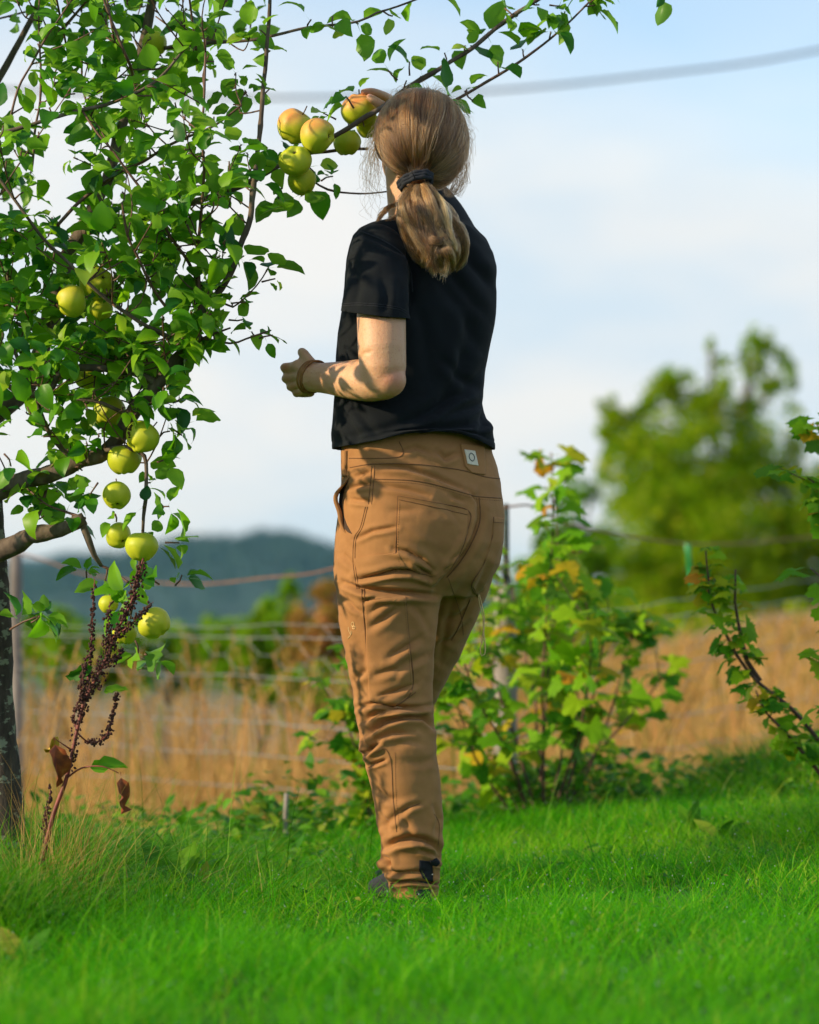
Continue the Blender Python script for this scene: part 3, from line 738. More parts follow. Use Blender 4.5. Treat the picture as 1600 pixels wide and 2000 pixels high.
bush('currant_bush', 'leafy currant bush in front of the pale post, right of the trousers', (1060, 1600, 8.0), [
    [(1060, 1600), (1050, 1450), (1040, 1330), (1005, 1180), (985, 1060)], [(1065, 1600), (1062, 1450), (1075, 1250), (1085, 1080), (1080, 960), (1075, 890)], [(1065, 1600), (1055, 1400), (1065, 1200), (1078, 1040), (1075, 940)],
    [(1070, 1600), (1090, 1500), (1100, 1400), (1115, 1260), (1105, 1120)], [(1080, 1600), (1140, 1500), (1210, 1420), (1260, 1360), (1300, 1310)],
    [(1040, 1600), (990, 1480), (930, 1380), (895, 1290)], [(1030, 1605), (960, 1490), (890, 1445), (850, 1425)],
    [(1090, 1600), (1140, 1450), (1170, 1330), (1190, 1200)], [(1085, 1595), (1160, 1480), (1220, 1300), (1245, 1190)],
    [(1050, 1600), (1000, 1440), (950, 1300), (925, 1210)], [(1075, 1600), (1130, 1420), (1150, 1280), (1140, 1180)], [(1020, 1600), (940, 1500), (900, 1400), (880, 1340)], [(1035, 1600), (985, 1450), (960, 1330), (975, 1200), (968, 1120)]],
    410, 0.083, g_c, 0.38, 0.0050, nobj=300, side=1.0)
bush('currant_bush', 'small currant shoot left of the knee with one yellow leaf', (735, 1560, 7.7), [
    [(735, 1540), (700, 1490), (650, 1450), (618, 1435)], [(735, 1540), (705, 1420), (675, 1340), (658, 1282)], [(735, 1540), (690, 1440), (650, 1370), (625, 1330)]],
    110, 0.062, g_c, 0.35, 0.0035, side=0.9, yside=0.08)
bush('currant_bush', 'currant bush at the right with thick dark leaning branches', (1650, 1570, 6.9), [
    [(1650, 1570), (1596, 1503), (1547, 1442), (1499, 1392), (1488, 1370), (1480, 1350)], [(1650, 1500), (1596, 1442), (1552, 1385), (1482, 1328), (1438, 1271), (1394, 1188), (1381, 1131), (1379, 1070)],
    [(1484, 1330), (1462, 1290), (1445, 1230), (1436, 1175), (1434, 1110)]],
    150, 0.050, g_c, 0.12, 0.0065, rb=lambda: min(0.96, 0.62 + abs(R.normal(0, 0.17))), side=0.6, yside=0.05)
bush('currant_bush', 'darker currant leaves reaching in at the right edge', (1690, 1560, 6.6), [
    [(1690, 1560), (1665, 1200), (1630, 900), (1590, 830)], [(1690, 1500), (1640, 1300), (1595, 1280)], [(1680, 1300), (1620, 1140), (1585, 1110)], [(1690, 1480), (1640, 1400), (1600, 1385)], [(1660, 1150), (1610, 960), (1575, 935)]],
    105, 0.062, g_c, 0.5, 0.005, rb=lambda: R.uniform(0, 0.5), side=0.5, yside=0.05)

# ------------------------------------------------------------------ undergrowth
oval = variants(lambda s: leaf_blade(1, 0.5, 0.3, 0.2, 0.02, 4, s, 0.1), 4, M['weed'], 'leaf')
def weeds(name, label, boxes, n, size, mat):
    V = []; Fc = []; nv = 0; at = []
    for c in range(n):
        x0, x1, y0, y1, hh = boxes[R.integers(len(boxes))]
        x = R.uniform(x0, x1); y = R.uniform(y0, y1); edge = math.sin(math.pi * (x - x0) / (x1 - x0)) ** 0.5
        z = float(gz(x, y)) + R.uniform(0.01, hh) * edge * (0.75 + 0.5 * float(vnoise(np.array([[x, y, 0]]), 5)[0]))
        v, f, _ = oval[R.integers(len(oval))]
        d = R.normal(0, 1, 3); d[2] = R.uniform(-0.2, 0.9)
        w = (v * size * R.uniform(0.5, 1.3)) @ basis(d, np.array([0, -0.3, 1]) + R.normal(0, 0.4, 3)).T + np.array([x, y, z])
        V.append(w); Fc += [tuple(q + nv for q in ff) for ff in f]; nv += len(w); at.append(np.full(len(w), R.random()))
    me = mesh(name, np.vstack(V), Fc, mat); fattr(me, 'rnd', np.concatenate(at))
    tag(link(name, me), label, 'weeds', kind='stuff')
weeds('weeds', 'low green weeds growing along the edge of the lawn', [(-1.5, -0.4, 7.2, 8.8, 0.20), (-0.7, 0.2, 7.7, 9.2, 0.24), (0.0, 1.0, 8.2, 9.2, 0.18), (0.2, 0.7, 8.0, 8.5, 0.16), (-1.2, -0.1, 6.9, 8.2, 0.16), (-0.5, 0.0, 7.6, 8.3, 0.22)], 5200, 0.045, M['weed'])
weeds('weeds', 'dark green weedy mound under the right hand currant branches', [(0.95, 1.7, 7.6, 8.6, 0.14), (1.05, 1.5, 7.7, 8.3, 0.12)], 1500, 0.034, M['weed'])
weeds('weeds', 'small round weeds among the long grass by the apple trunk', [(-1.2, -0.35, 5.6, 7.0, 0.10)], 1100, 0.03, M['weed'])
weeds('lawn_clover', 'small round clover leaves scattered through the lawn', [(-1.2, 1.4, 4.4, 8.2, 0.055), (-0.9, 0.2, 4.6, 6.2, 0.055), (0.3, 1.2, 5.5, 7.8, 0.06)], 1500, 0.017, M['weed'])
# broad-leaved plants in the grass
bl = variants(lambda s: leaf_blade(1, 0.42, 0.25, 0.16, 0.015, 6, 20 + s, 0.12), 4, M['weed'], 'leaf')
def rosette(label, px, py, Y, n, size, upish=0.9):
    p = P(px, py, Y); p.z = float(gz(p.x, p.y)) + 0.01
    e = empty('dock_plant', p); tag(e, label, 'weed', 'broad leaved weeds in the lawn'); LV = Leaves(bl)
    for k in range(n):
        a = k * 2.4 + R.uniform(-0.4, 0.4); d = np.array([math.cos(a), math.sin(a) * 0.7, upish * R.uniform(0.6, 1.4)])
        LV.add(np.array(p), d, (0, -0.7, 1), size * R.uniform(0.7, 1.15), rnd=R.uniform(0.3, 0.8))
    LV.build(e, 50, 'foliage', M['weed'])
rosette('upright broad leaved weed in the grass between the apple trunk and the trousers', 332, 1725, 6.15, 5, 0.115, 2.4)
rosette('pale broad leaved weed just right of a similar upright one', 395, 1730, 6.2, 5, 0.085, 1.8)
rosette('broad leaved weed at the bottom left corner of the lawn', 42, 1915, 4.9, 3, 0.07, 1.8)
rosette('bright leaf lying in the lawn at the lower left', 130, 1905, 4.9, 3, 0.05, 0.5)
rosette('spoon shaped weed leaf standing in the lawn at the right', 1352, 1670, 7.2, 3, 0.075, 1.6)
rosette('pale star shaped weed in the lawn below the right hand currant branches', 1410, 1700, 7.0, 4, 0.075, 0.9)
rosette('grey-green flat weed in the lawn right of the shoe', 1130, 1715, 6.8, 4, 0.065, 0.6)
rosette('small bright weed in the lawn in front of the shoe', 905, 1815, 5.6, 3, 0.05, 0.8)
rosette('small upright weed left of the trouser leg', 555, 1720, 6.8, 4, 0.07, 1.0)
# a weathered stick
p = P(557, 1640, 7.6); p.z = float(gz(p.x, p.y)) - 0.02
q = np.array([[0, 0, 0], [0.002, 0, 0.05], [0.0, 0.004, 0.11], [0.004, 0, 0.165]])
v, f = tube(q, 0.006, 8, 0.15); o = link('stick', mesh('stick', v, f, M['post_pale'])); o.location = p
tag(o, 'short pale stick standing at the edge of the lawn', 'stick')
# dew
ic = ball((0, 0, 0), 1, 5, 4); x, y = spread(900, 3.8, 8.6, 1.1); pos = np.stack([x, y, gz(x, y) + R.uniform(0.035, 0.085, len(x))], 1)
V = (ic[0][None] * R.uniform(0.0007, 0.0014, (len(x), 1, 1)) + pos[:, None]); nvv = len(ic[0])
Fc = [tuple(q + k * nvv for q in ff) for k in range(len(x)) for ff in ic[1]]
dm, dt, db = new_mat('dew'); db.inputs['Base Color'].default_value = (0.9, 0.95, 0.95, 1); db.inputs['Roughness'].default_value = 0.03; db.inputs['Transmission Weight'].default_value = 0.6; db.inputs['IOR'].default_value = 1.33
tag(link('dew_drops', mesh('dew_drops', V.reshape(-1, 3), Fc, dm)), 'tiny dew drops on the lawn grass', 'dew', kind='stuff')

# ------------------------------------------------------------------ the apple tree
TY = 6.1
tb = P(5, 1690, TY); tb.z = float(gz(tb.x, tb.y)); tree = empty('apple_tree', tb); tag(tree, 'apple tree with lichened grey trunk at the left edge, full of green leaves', 'tree'); t0_ = np.array(tb)
tr = [(8, 1760, 6.12, 46), (8, 1640, 6.12, 42), (-2, 1500, 6.12, 41), (-12, 1350, 6.12, 39), (-20, 1200, 6.12, 39), (-28, 1050, 6.12, 38), (-36, 920, 6.12, 36), (-60, 760, 6.14, 30), (-90, 560, 6.18, 24), (-110, 330, 6.2, 18), (-120, 60, 6.25, 12), (-120, -220, 6.25, 6)]
def path(pts, step=0.02):
    q = resample(np.array([(*P(a, b, c), d * c / F) for a, b, c, d in pts]), step); return q[:, :3], q[:, 3]
q, r = path(tr, 0.02)
q = q + np.stack([vnoise(q, 9) * 0.004, vnoise(q + 7, 9) * 0.004, q[:, 0] * 0], 1)
v, f = tube(q - t0_, r * (1 + 0.05 * vnoise(q, 14)), 28, 0.035, seed=3); link('trunk', mesh('trunk', v, f, M['trunk']), tree)
BR = [  # traced limbs: (picture x, y, distance, radius px)
 [(-10, 1090, 6.10, 20), (40, 1062, 6.05, 19), (75, 1045, 6.02, 15), (115, 1038, 6.0, 14), (150, 1022, 5.98, 14), (166, 1014, 5.98, 12)],
 [(160, 1020, 5.98, 6), (172, 1050, 5.98, 7), (184, 1085, 5.99, 5), (198, 1105, 6.0, 4)],
 [(-20, 960, 6.1, 22), (40, 945, 6.05, 19), (95, 925, 6.0, 17), (150, 905, 5.98, 16), (205, 880, 5.95, 15), (240, 840, 5.93, 15), (262, 803, 5.92, 15), (300, 758, 5.9, 13), (345, 706, 5.9, 13), (378, 672, 5.9, 12), (390, 630, 5.9, 11), (398, 600, 5.9, 8), (425, 575, 5.9, 7), (450, 535, 5.9, 6.5), (470, 480, 5.9, 6), (488, 425, 5.9, 6), (499, 341, 5.9, 5), (508, 245, 5.9, 4.5), (519, 122, 5.9, 4), (527, 0, 5.9, 3.5), (530, -60, 5.9, 3)],
 [(-50, 840, 6.1, 20), (20, 790, 6.15, 18), (70, 715, 6.2, 17), (92, 650, 6.22, 16), (115, 560, 6.22, 15), (150, 470, 6.22, 14), (184, 402, 6.2, 13), (210, 350, 6.2, 12), (227, 284, 6.2, 11), (243, 225, 6.2, 11), (262, 153, 6.2, 10), (280, 87, 6.2, 10), (297, 0, 6.2, 9), (305, -70, 6.2, 8)],
 [(162, 450, 6.2, 10), (215, 440, 6.18, 9), (262, 430, 6.15, 8), (340, 408, 6.1, 7), (400, 388, 6.07, 6.5), (470, 365, 6.05, 6), (545, 325, 6.05, 5), (610, 291, 6.05, 5), (660, 263, 6.05, 5), (702, 237, 6.05, 5), (745, 210, 6.06, 5), (800, 168, 6.1, 5), (860, 133, 6.1, 4.5), (920, 95, 6.1, 4.5), (980, 48, 6.1, 4), (1050, 0, 6.1, 3.5), (1120, -40, 6.1, 3)],
 [(-60, 290, 5.85, 5), (0, 262, 5.85, 4.5), (79, 238, 5.85, 4), (162, 214, 5.85, 4), (219, 201, 5.85, 4), (271, 179, 5.85, 3.5), (315, 149, 5.85, 3), (350, 109, 5.85, 2.6), (372, 83, 5.85, 2.2), (400, 60, 5.85, 2)],
 [(-30, 310, 5.75, 3), (9, 363, 5.75, 3), (57, 429, 5.75, 3), (96, 477, 5.77, 3.2), (149, 529, 5.8, 3.4), (206, 582, 5.82, 3.5), (262, 621, 5.85, 3.8), (315, 652, 5.87, 4), (370, 684, 5.9, 5)],
 [(162, 218, 5.85, 2.4), (192, 262, 5.83, 2.4), (223, 297, 5.82, 2.4), (254, 341, 5.82, 2.6), (284, 381, 5.82, 2.8), (311, 424, 5.83, 3), (337, 468, 5.85, 3.1), (367, 512, 5.87, 3.4), (390, 560, 5.9, 4), (398, 600, 5.9, 4)],
 [(238, 395, 5.78, 2), (249, 459, 5.8, 2.4), (271, 507, 5.82, 2.8), (297, 560, 5.84, 3), (332, 608, 5.86, 3.4), (378, 640, 5.9, 4)],
 [(402, 76, 5.8, 1.8), (399, 175, 5.8, 2.2), (396, 262, 5.8, 2.5), (398, 350, 5.82, 2.8), (391, 437, 5.85, 3), (388, 520, 5.88, 3.5), (392, 610, 5.9, 4)],
 [(100, 455, 5.95, 3.6), (144, 407, 5.95, 3.6), (184, 372, 5.95, 3.4), (227, 341, 5.95, 3.4), (280, 315, 5.95, 3), (328, 284, 5.95, 2.8), (372, 265, 5.95, 2.6), (420, 245, 5.95, 2.4), (472, 206, 5.95, 2)],
 [(20, 235, 5.8, 2.4), (35, 175, 5.8, 2.4), (61, 127, 5.8, 2.2), (87, 79, 5.8, 2), (114, 39, 5.8, 1.8), (140, 0, 5.8, 1.6)],
 [(190, -30, 5.9, 2.4), (219, 44, 5.9, 2.6), (240, 96, 5.9, 3), (258, 136, 5.95, 3.4), (262, 160, 6.1, 4)],
 [(280, 98, 6.2, 5), (340, 92, 6.1, 4), (400, 85, 6.05, 3.6), (490, 78, 6.02, 3.2), (545, 68, 6.0, 3), (600, 54, 6.0, 2.8), (700, 42, 6.0, 2.4), (735, 25, 6.0, 2.2), (790, 8, 6.0, 2), (840, -12, 6.0, 2)],
 [(720, 290, 6.15, 3), (680, 292, 6.15, 3), (640, 297, 6.12, 3.5), (600, 300, 6.08, 4), (570, 312, 6.06, 4)],
 [(600, 345, 6.1, 2), (640, 370, 6.1, 2), (700, 378, 6.12, 1.8), (760, 374, 6.14, 1.5)],
 [(850, 215, 6.12, 3.2), (900, 190, 6.12, 3), (950, 160, 6.12, 3), (1000, 130, 6.12, 2.8), (1060, 88, 6.12, 2.4), (1110, 45, 6.12, 2), (1150, 5, 6.12, 1.8)],
 [(40, 770, 5.9, 5), (95, 770, 5.88, 6), (110, 735, 5.88, 6.5), (150, 720, 5.88, 7), (222, 720, 5.88, 7), (265, 730, 5.88, 7), (305, 748, 5.9, 8)],
 [(-60, 700, 5.85, 5), (0, 738, 5.85, 5), (40, 768, 5.87, 5), (95, 771, 5.88, 5)],
 [(150, 780, 5.86, 3), (200, 787, 5.86, 3.4), (250, 812, 5.9, 5)],
 [(150, 905, 5.98, 5), (100, 850, 5.95, 5), (70, 780, 5.93, 4.5), (30, 690, 5.92, 4), (20, 600, 5.92, 3.2), (12, 470, 5.92, 2.4)],
 [(205, 880, 5.93, 6), (250, 875, 5.9, 5), (282, 890, 5.88, 4), (286, 960, 5.88, 3.6), (280, 1010, 5.88, 3.2), (275, 1090, 5.88, 3), (262, 1150, 5.88, 3), (255, 1200, 5.88, 2.6)],
 [(262, 803, 5.92, 6), (250, 765, 5.95, 5), (215, 700, 6.0, 4), (190, 620, 6.0, 3.5), (160, 560, 6.0, 3)],
 [(60, 1045, 6.02, 4), (78, 1000, 6.05, 4), (90, 960, 6.05, 3)],
 [(166, 1014, 5.98, 4), (130, 1000, 6.0, 2.5), (90, 985, 6.0, 2), (60, 960, 6.0, 2)],
 [(450, 640, 5.9, 2), (410, 655, 5.9, 2.6), (385, 668, 5.9, 4)], [(530, 645, 5.9, 1.3), (480, 662, 5.9, 1.8), (450, 670, 5.9, 2.2), (392, 660, 5.9, 3)],
 [(90, 640, 6.2, 6), (60, 640, 6.1, 5), (10, 625, 6.0, 4), (-60, 600, 5.9, 4)], [(75, 20, 5.95, 1.8), (80, 180, 5.95, 2.2), (70, 250, 5.95, 2.4), (62, 330, 5.95, 3)],
 [(165, 60, 6.0, 1.8), (160, 150, 6.0, 2), (172, 210, 5.95, 2)], [(430, 590, 5.9, 2.4), (455, 600, 5.9, 2), (500, 560, 5.9, 1.5), (520, 530, 5.9, 1.2)],
 [(20, 1230, 6.0, 2), (45, 1215, 5.98, 2), (75, 1205, 5.97, 1.5)], [(198, 1105, 6.0, 3), (225, 1118, 6.0, 2.4), (255, 1140, 5.98, 2)],
]
wood_paths = []
for k, b in enumerate(BR):
    q, r = path(b, 0.015)
    r = np.maximum(r, 0.0011)
    q = q + 0.25 * r[:, None] * np.stack([vnoise(q, 22), vnoise(q + 5, 22), vnoise(q + 9, 22)], 1) * 1.6
    knob = 1 + 0.22 * (vnoise(q + k, 30) > 0.55) + 0.06 * vnoise(q, 60)
    v, f = tube(q - t0_, r * knob, 16 if r.max() > 0.006 else 8, 0.05, seed=k)
    link('branch', mesh('branch', v, f, M['bark'] if r.max() > 0.0045 else M['twig']), tree)
    wood_paths.append((q, r))
var_a = [leaf_blade(1, [.64, .68, .60, .72, .66, .70, .62, .60][s], [.3, .55, .8, .42, .95, .2, .65, .5][s], [.28, .4, .3, .5, .36, .18, .55, .3][s], 0.03, 6, s, [.35, .3, .4, .3, .35, .3, .25, .45][s], [.1, -.25, .3, 0, -.4, .2, .5, -.1][s]) for s in range(8)]
apl = [(v, f, mesh('leaf', v, f, M['apple_leaf'])) for v, f in var_a]
AL = Leaves(apl)
tw = Acc(); SPURS = []
def spur(p, ax, n, size, reach=0.02, updir=(0, 0, 1)):
    "a short spur with a ring of leaves"
    ax = np.asarray(ax, float); ax /= np.linalg.norm(ax) + 1e-9
    tip = p + ax * reach
    v, f = tube(np.array([p, p + ax * reach * 0.5 + R.normal(0, 0.002, 3), tip]) - t0_, [0.0022, 0.0018, 0.0016], 5); n0_ = len(AL.L)
    a0 = R.uniform(0, 6.28); rn = R.normal(0.5, 0.2)
    s1 = np.cross(ax, (0.3, 0.9, 0.2)); s1 /= np.linalg.norm(s1); s2 = np.cross(ax, s1)
    for k in range(n):
        a = a0 + k * 2.4 + R.normal(0, 0.3)
        d = (s1 * math.cos(a) + s2 * math.sin(a)) * R.uniform(0.7, 1.3) + ax * R.uniform(0.1, 0.9) + np.array([0, 0, R.uniform(-0.25, 0.3)])
        up = ax * 0.6 + np.array([0, -0.15, 0.9]) + R.normal(0, 0.3, 3)
        AL.add(tip - ax * R.uniform(0, reach * 0.6), d, up, size * R.uniform(0.5, 1.3), roll=R.normal(0, 0.35), rnd=float(np.clip(rn + R.normal(0, 0.22), 0, 0.99)))
    SPURS.append((n0_, len(AL.L), v, f))
def leafy_path(q, dens, size, k0=0.0, tip=True, n=(2, 5)):
    Lq = np.concatenate([[0], np.cumsum(np.linalg.norm(np.diff(q, axis=0), axis=1))]); tot = Lq[-1]
    s = k0 * tot + R.uniform(0, 0.03)
    while s < tot:
        k = int(np.searchsorted(Lq, s)); k = min(k, len(q) - 2)
        T = q[k + 1] - q[k]; T /= np.linalg.norm(T) + 1e-9
        d = R.normal(0, 1, 3); d -= T * d.dot(T); d = d / np.linalg.norm(d) + np.array([0, 0, 0.5]) + T * 0.4
        spur(q[k], d, int(R.integers(*n)), size, R.uniform(0.008, 0.03))
        s += R.uniform(0.6, 1.4) / (dens * 0.72)
    if tip: spur(q[-1], q[-1] - q[-2], 4, size, 0.01)
LS = 0.0545
thin = {5: 20, 6: 20, 7: 20, 8: 20, 9: 22, 10: 20, 11: 18, 12: 14, 13: 14, 14: 10, 15: 4, 16: 20, 18: 14, 19: 8, 20: 18, 21: 34, 22: 18, 24: 22, 25: 14, 26: 14, 27: 18, 28: 20, 29: 18, 30: 12, 31: 24, 32: 18, 23: 14}
for k, d in thin.items(): leafy_path(wood_paths[k][0], d, LS)
# leaves along the upright shoot and the picking branch
q = wood_paths[2][0]; pxx, pyy = proj(q); leafy_path(q[pyy < 600], 22, LS * 1.05)
q = wood_paths[4][0]; pxx, pyy = proj(q); leafy_path(q[pxx < 560], 12, LS); leafy_path(q[(pxx > 770) & (pxx < 860)], 16, LS * 0.95, tip=False); leafy_path(q[pxx > 860], 24, LS)
q = wood_paths[3][0]; pxx, pyy = proj(q); leafy_path(q[pyy < 700], 9, LS)
# hand-placed sprigs seen against the sky
for (a, b, Y, n, dx, dz) in [(560, 320, 5.98, 6, -0.4, -0.6), (545, 395, 6.0, 5, -.2, -1), (590, 385, 6.05, 3, 0.3, -1), (655, 345, 6.1, 4, 1, 0.3), (680, 195, 6.0, 4, -.4, .6), (640, 225, 6.05, 4, -.6, .3), (700, 175, 6.1, 2, 0.2, 0.6), (610, 330, 6.1, 3, .4, -.5),
                          (650, 60, 6.0, 3, 0, -1), (760, 140, 6.05, 3, -.6, .6), (800, 120, 6.05, 3, 0, 1), (930, 205, 6.08, 1, 0.8, -1), (880, 185, 6.05, 4, 1, .4), (1000, 30, 6.1, 5, .5, -.5), (1090, 10, 6.1, 5, .6, 0), (1180, -5, 6.1, 4, .8, .2), (1290, -12, 6.1, 3, .6, -.4),
                          (540, 545, 5.9, 3, 1, .2), (480, 590, 5.9, 3, 1, .1), (470, 625, 5.9, 3, .8, 0), (535, 655, 5.9, 3, 1, 0.2), (370, 825, 5.86, 4, .8, 0), (350, 780, 5.88, 4, .8, .2), (355, 850, 5.86, 4, .7, -.5), (330, 900, 5.86, 4, .8, .1), (330, 990, 5.86, 5, .8, .2),
                          (340, 1060, 5.84, 5, .6, 0), (300, 1130, 5.86, 5, -.4, .4), (250, 1170, 5.83, 5, -.8, 0), (270, 1280, 5.86, 5, .2, -1), (300, 1300, 5.86, 3, .6, -.8), (350, 1130, 6.2, 6, .3, .5), (170, 1120, 6.2, 6, 0, .6), (75, 1205, 5.95, 6, .5, .4), (225, 1010, 5.84, 4, 0, -.2),
                          (180, 960, 5.84, 4, -.4, -.6), (110, 960, 6.1, 5, 0, 0), (130, 1000, 6.15, 4, .3, -.3), (60, 985, 6.1, 4, 0, 0), (20, 910, 5.7, 4, .4, -.8)]:
    p = np.array(P(a, b, Y)); base = p + np.array([-dx * 0.03, 0.0, -dz * 0.03]); spur(base, (dx, R.normal(0, .3), dz), n, LS * (0.62 if (a > 440 and 500 < b < 700) else 0.98), 0.03)
# small shoots filling the crown
rb_y = [(-80, 560), (0, 540), (100, 545), (200, 520), (400, 505), (500, 480), (600, 440), (700, 380), (850, 325), (1000, 300), (1040, 60)]
def xmax(py): return float(np.interp(py, [a for a, _ in rb_y], [b for _, b in rb_y]))
cand = [(q, k) for q, _ in wood_paths for k in range(0, len(q), 2)]
made = 0
while made < 150:
    q, k = cand[R.integers(len(cand))]; p = q[k]; px, py = proj(p[None]); px, py = px[0], py[0]
    if px > xmax(py) or py > 1000 or py < -60: continue
    dens = 0.22 if py < 380 else (0.42 if py < 520 else 0.62)
    if R.random() > dens: continue
    d = np.array([R.normal(0, 0.6), R.normal(0, 0.9), R.uniform(-0.15, 1.0)]); d /= np.linalg.norm(d); l = R.uniform(0.07, 0.22)
    tq = resample([p, p + d * l * 0.5 + R.normal(0, 0.01, 3), p + d * l + np.array([0, 0, 0.02])], 0.015)
    ex, ey = proj(tq[-1][None])
    if ex[0] > xmax(ey[0]) - 12: continue
    v, f = tube(tq - t0_, np.linspace(0.0019, 0.0011, len(tq)), 5); tw.add(v, f)
    leafy_path(tq, 26, LS * 0.98, 0.25, n=(1, 4)); made += 1
# the crown goes on to the left of the frame and above it
for c in range(150):
    p = np.array(P(R.uniform(-430, -20), R.uniform(-150, 900), R.uniform(5.9, 6.5))) if c < 110 else np.array(P(R.uniform(-200, 500), R.uniform(-260, -60), R.uniform(5.9, 6.4)))
    d = R.normal(0, 1, 3); d /= np.linalg.norm(d); tq = resample([p, p + d * 0.1, p + d * 0.2], 0.02)
    v, f = tube(tq - t0_, 0.0025, 5); tw.add(v, f); leafy_path(tq, 26, LS)
for bpts in ([(-60, 760, 6.14, 14), (-160, 600, 6.2, 11), (-260, 400, 6.2, 8), (-330, 150, 6.2, 5)], [(-90, 560, 6.18, 12), (-200, 500, 6.3, 8), (-380, 420, 6.4, 5)], [(-110, 330, 6.2, 10), (0, 150, 6.3, 7), (120, -60, 6.3, 5), (250, -200, 6.3, 4)]):
    q, r = path(bpts, 0.03); v, f = tube(q - t0_, r, 10, 0.06); link('branch', mesh('branch', v, f, M['bark']), tree)
# keep leaves out of the apples, the head and the hand
APPLES = [ # picture x, y, distance, radius px, blush, axis (calyx direction), label
 (302, 85, 6.13, 26, 0.0, (0.2, -0.3, -1), 'pale green apple behind the upper trunk at the top left'),
 (577, 247, 6.0, 37, 0.8, (-0.5, 0.3, -0.8), 'largest red-blushed apple at the upper left of the cluster beside the hair'),
 (620, 265, 5.93, 36, 0.7, (0.9, -0.45, -0.1), 'red-topped apple in the middle of the cluster with its eye facing right'),
 (577, 314, 5.92, 32, 0.0, (-0.05, -0.75, 0.55), 'green apple of the cluster whose eye faces the viewer'),
 (590, 354, 5.98, 30, 0.0, (0.3, -0.1, -1), 'lowest green apple of the cluster beside the hair'),
 (702, 214, 6.12, 35, 1.0, (-0.2, 0.2, 1), 'orange-blushed apple held by the fingers'),
 (679, 278, 6.12, 29, 0.0, (0, 0.2, -1), 'shaded green apple under the picked branch'),
 (722, 246, 6.18, 27, 0.0, (0, 0.2, -1), 'shaded apple half hidden behind the branch and the hair'),
 (140, 588, 5.84, 32, 0.15, (-1, -0.2, -0.25), 'yellow-green apple at the left of the trio in the middle of the crown'),
 (190, 552, 5.93, 35, 0.1, (0.5, -0.7, 0.3), 'largest apple of the trio in the middle of the crown'),
 (196, 606, 5.95, 26, 0.0, (0.2, -0.1, -1), 'apple peeping out under the largest of the trio'),
 (172, 735, 6.02, 27, 0.0, (0, -0.2, -1), 'green apple behind the curved twig halfway down the crown'),
 (214, 806, 5.98, 34, 0.0, (-0.2, -0.5, -0.85), 'apple with a dark eye behind the thin twig above the scarred apple'),
 (278, 853, 5.84, 34, 0.0, (-0.7, -0.35, -0.7), 'bright green apple with dark scab marks in front of the thick branch'),
 (244, 897, 5.92, 33, 0.0, (0.1, 0.1, -1), 'green apple behind and below the scarred apple'),
 (228, 967, 5.85, 29, 0.0, (0.15, -0.5, -0.9), 'round green apple hanging alone below the thick branch'),
 (232, 1046, 5.92, 26, 0.0, (0.5, -0.6, -0.6), 'small green apple half under leaves left of a larger one'),
 (277, 1067, 5.86, 32, 0.0, (0, -0.1, -1), 'green apple at the top of the dark dock seed heads'),
 (301, 1217, 5.84, 32, 0.1, (0.6, -0.1, -0.7), 'lowest and brightest apple hanging by the dock seed heads'),
 (243, 1236, 5.92, 25, 0.0, (0, -0.1, -1), 'shaded apple behind the dock seed heads, left of the lowest one'),
 (212, 1180, 5.96, 20, 0.0, (0, -0.1, -1), 'small shaded apple between leaves above the lowest apples'),
]
cent = np.array([tuple(P(a[0], a[1], a[2])) for a in APPLES]); rad_ = np.array([a[3] * a[2] / F for a in APPLES])
keep = []; kept_i = set(); SV = np.array(sun_from); LITP = [np.array(P(*q)) for q in ((715, 180, 6.10), (735, 197, 6.08), (700, 205, 6.09), (745, 270, 5.93), (620, 255, 5.90), (577, 235, 5.97), (760, 390, 5.95))]
for li, l in enumerate(AL.L):
    pos, B, s, vi, rn = l; c = pos + B[:, 1] * s * 0.7
    if (np.linalg.norm(cent - c, axis=1) < rad_ + s * 0.33).any(): continue
    lx, ly = proj(np.stack([c, pos + B[:, 1] * s * 1.2])); 
    hid = False
    for a in APPLES:   # clear the apples that the photograph shows
        if c[1] < a[2] and math.hypot(lx[0] - a[0], ly[0] - a[1]) < a[3] * 0.98 and R.random() < 0.88: hid = True
    if hid: continue
    if (lx > 733).any() and (ly > 172).any() and (lx < 912).all() : continue
    if (lx > 690).any() and (ly > 165).any() and (lx < 800).all() and (ly < 260).all(): continue
    blk = False
    for hp in LITP:
        w_ = c - hp; al = w_ @ SV
        if al > 0.03 and np.linalg.norm(w_ - SV * al) < 0.026 + s * 0.35 and R.random() < 0.9: blk = True
    if blk: continue
    keep.append(l); kept_i.add(li)
AL.L = keep
for a_, b_, v, f in SPURS:
    if any(q in kept_i for q in range(a_, b_)): tw.add(v, f)
o = link('twigs', tw.mesh('twigs', M['twig']), tree); tag(o, kind='stuff')
# a few pale or damaged leaves
for c in (3, 40, 77, 130, 190, 260, 300, 350, 400, 480, 555, 610, 700, 790, 880, 990, 1100):
    if c < len(AL.L): l = AL.L[c]; AL.L[c] = (*l[:4], 0.995)
AL.build(tree, 300, 'foliage', M['apple_leaf'], 'green apple leaves of the crown')

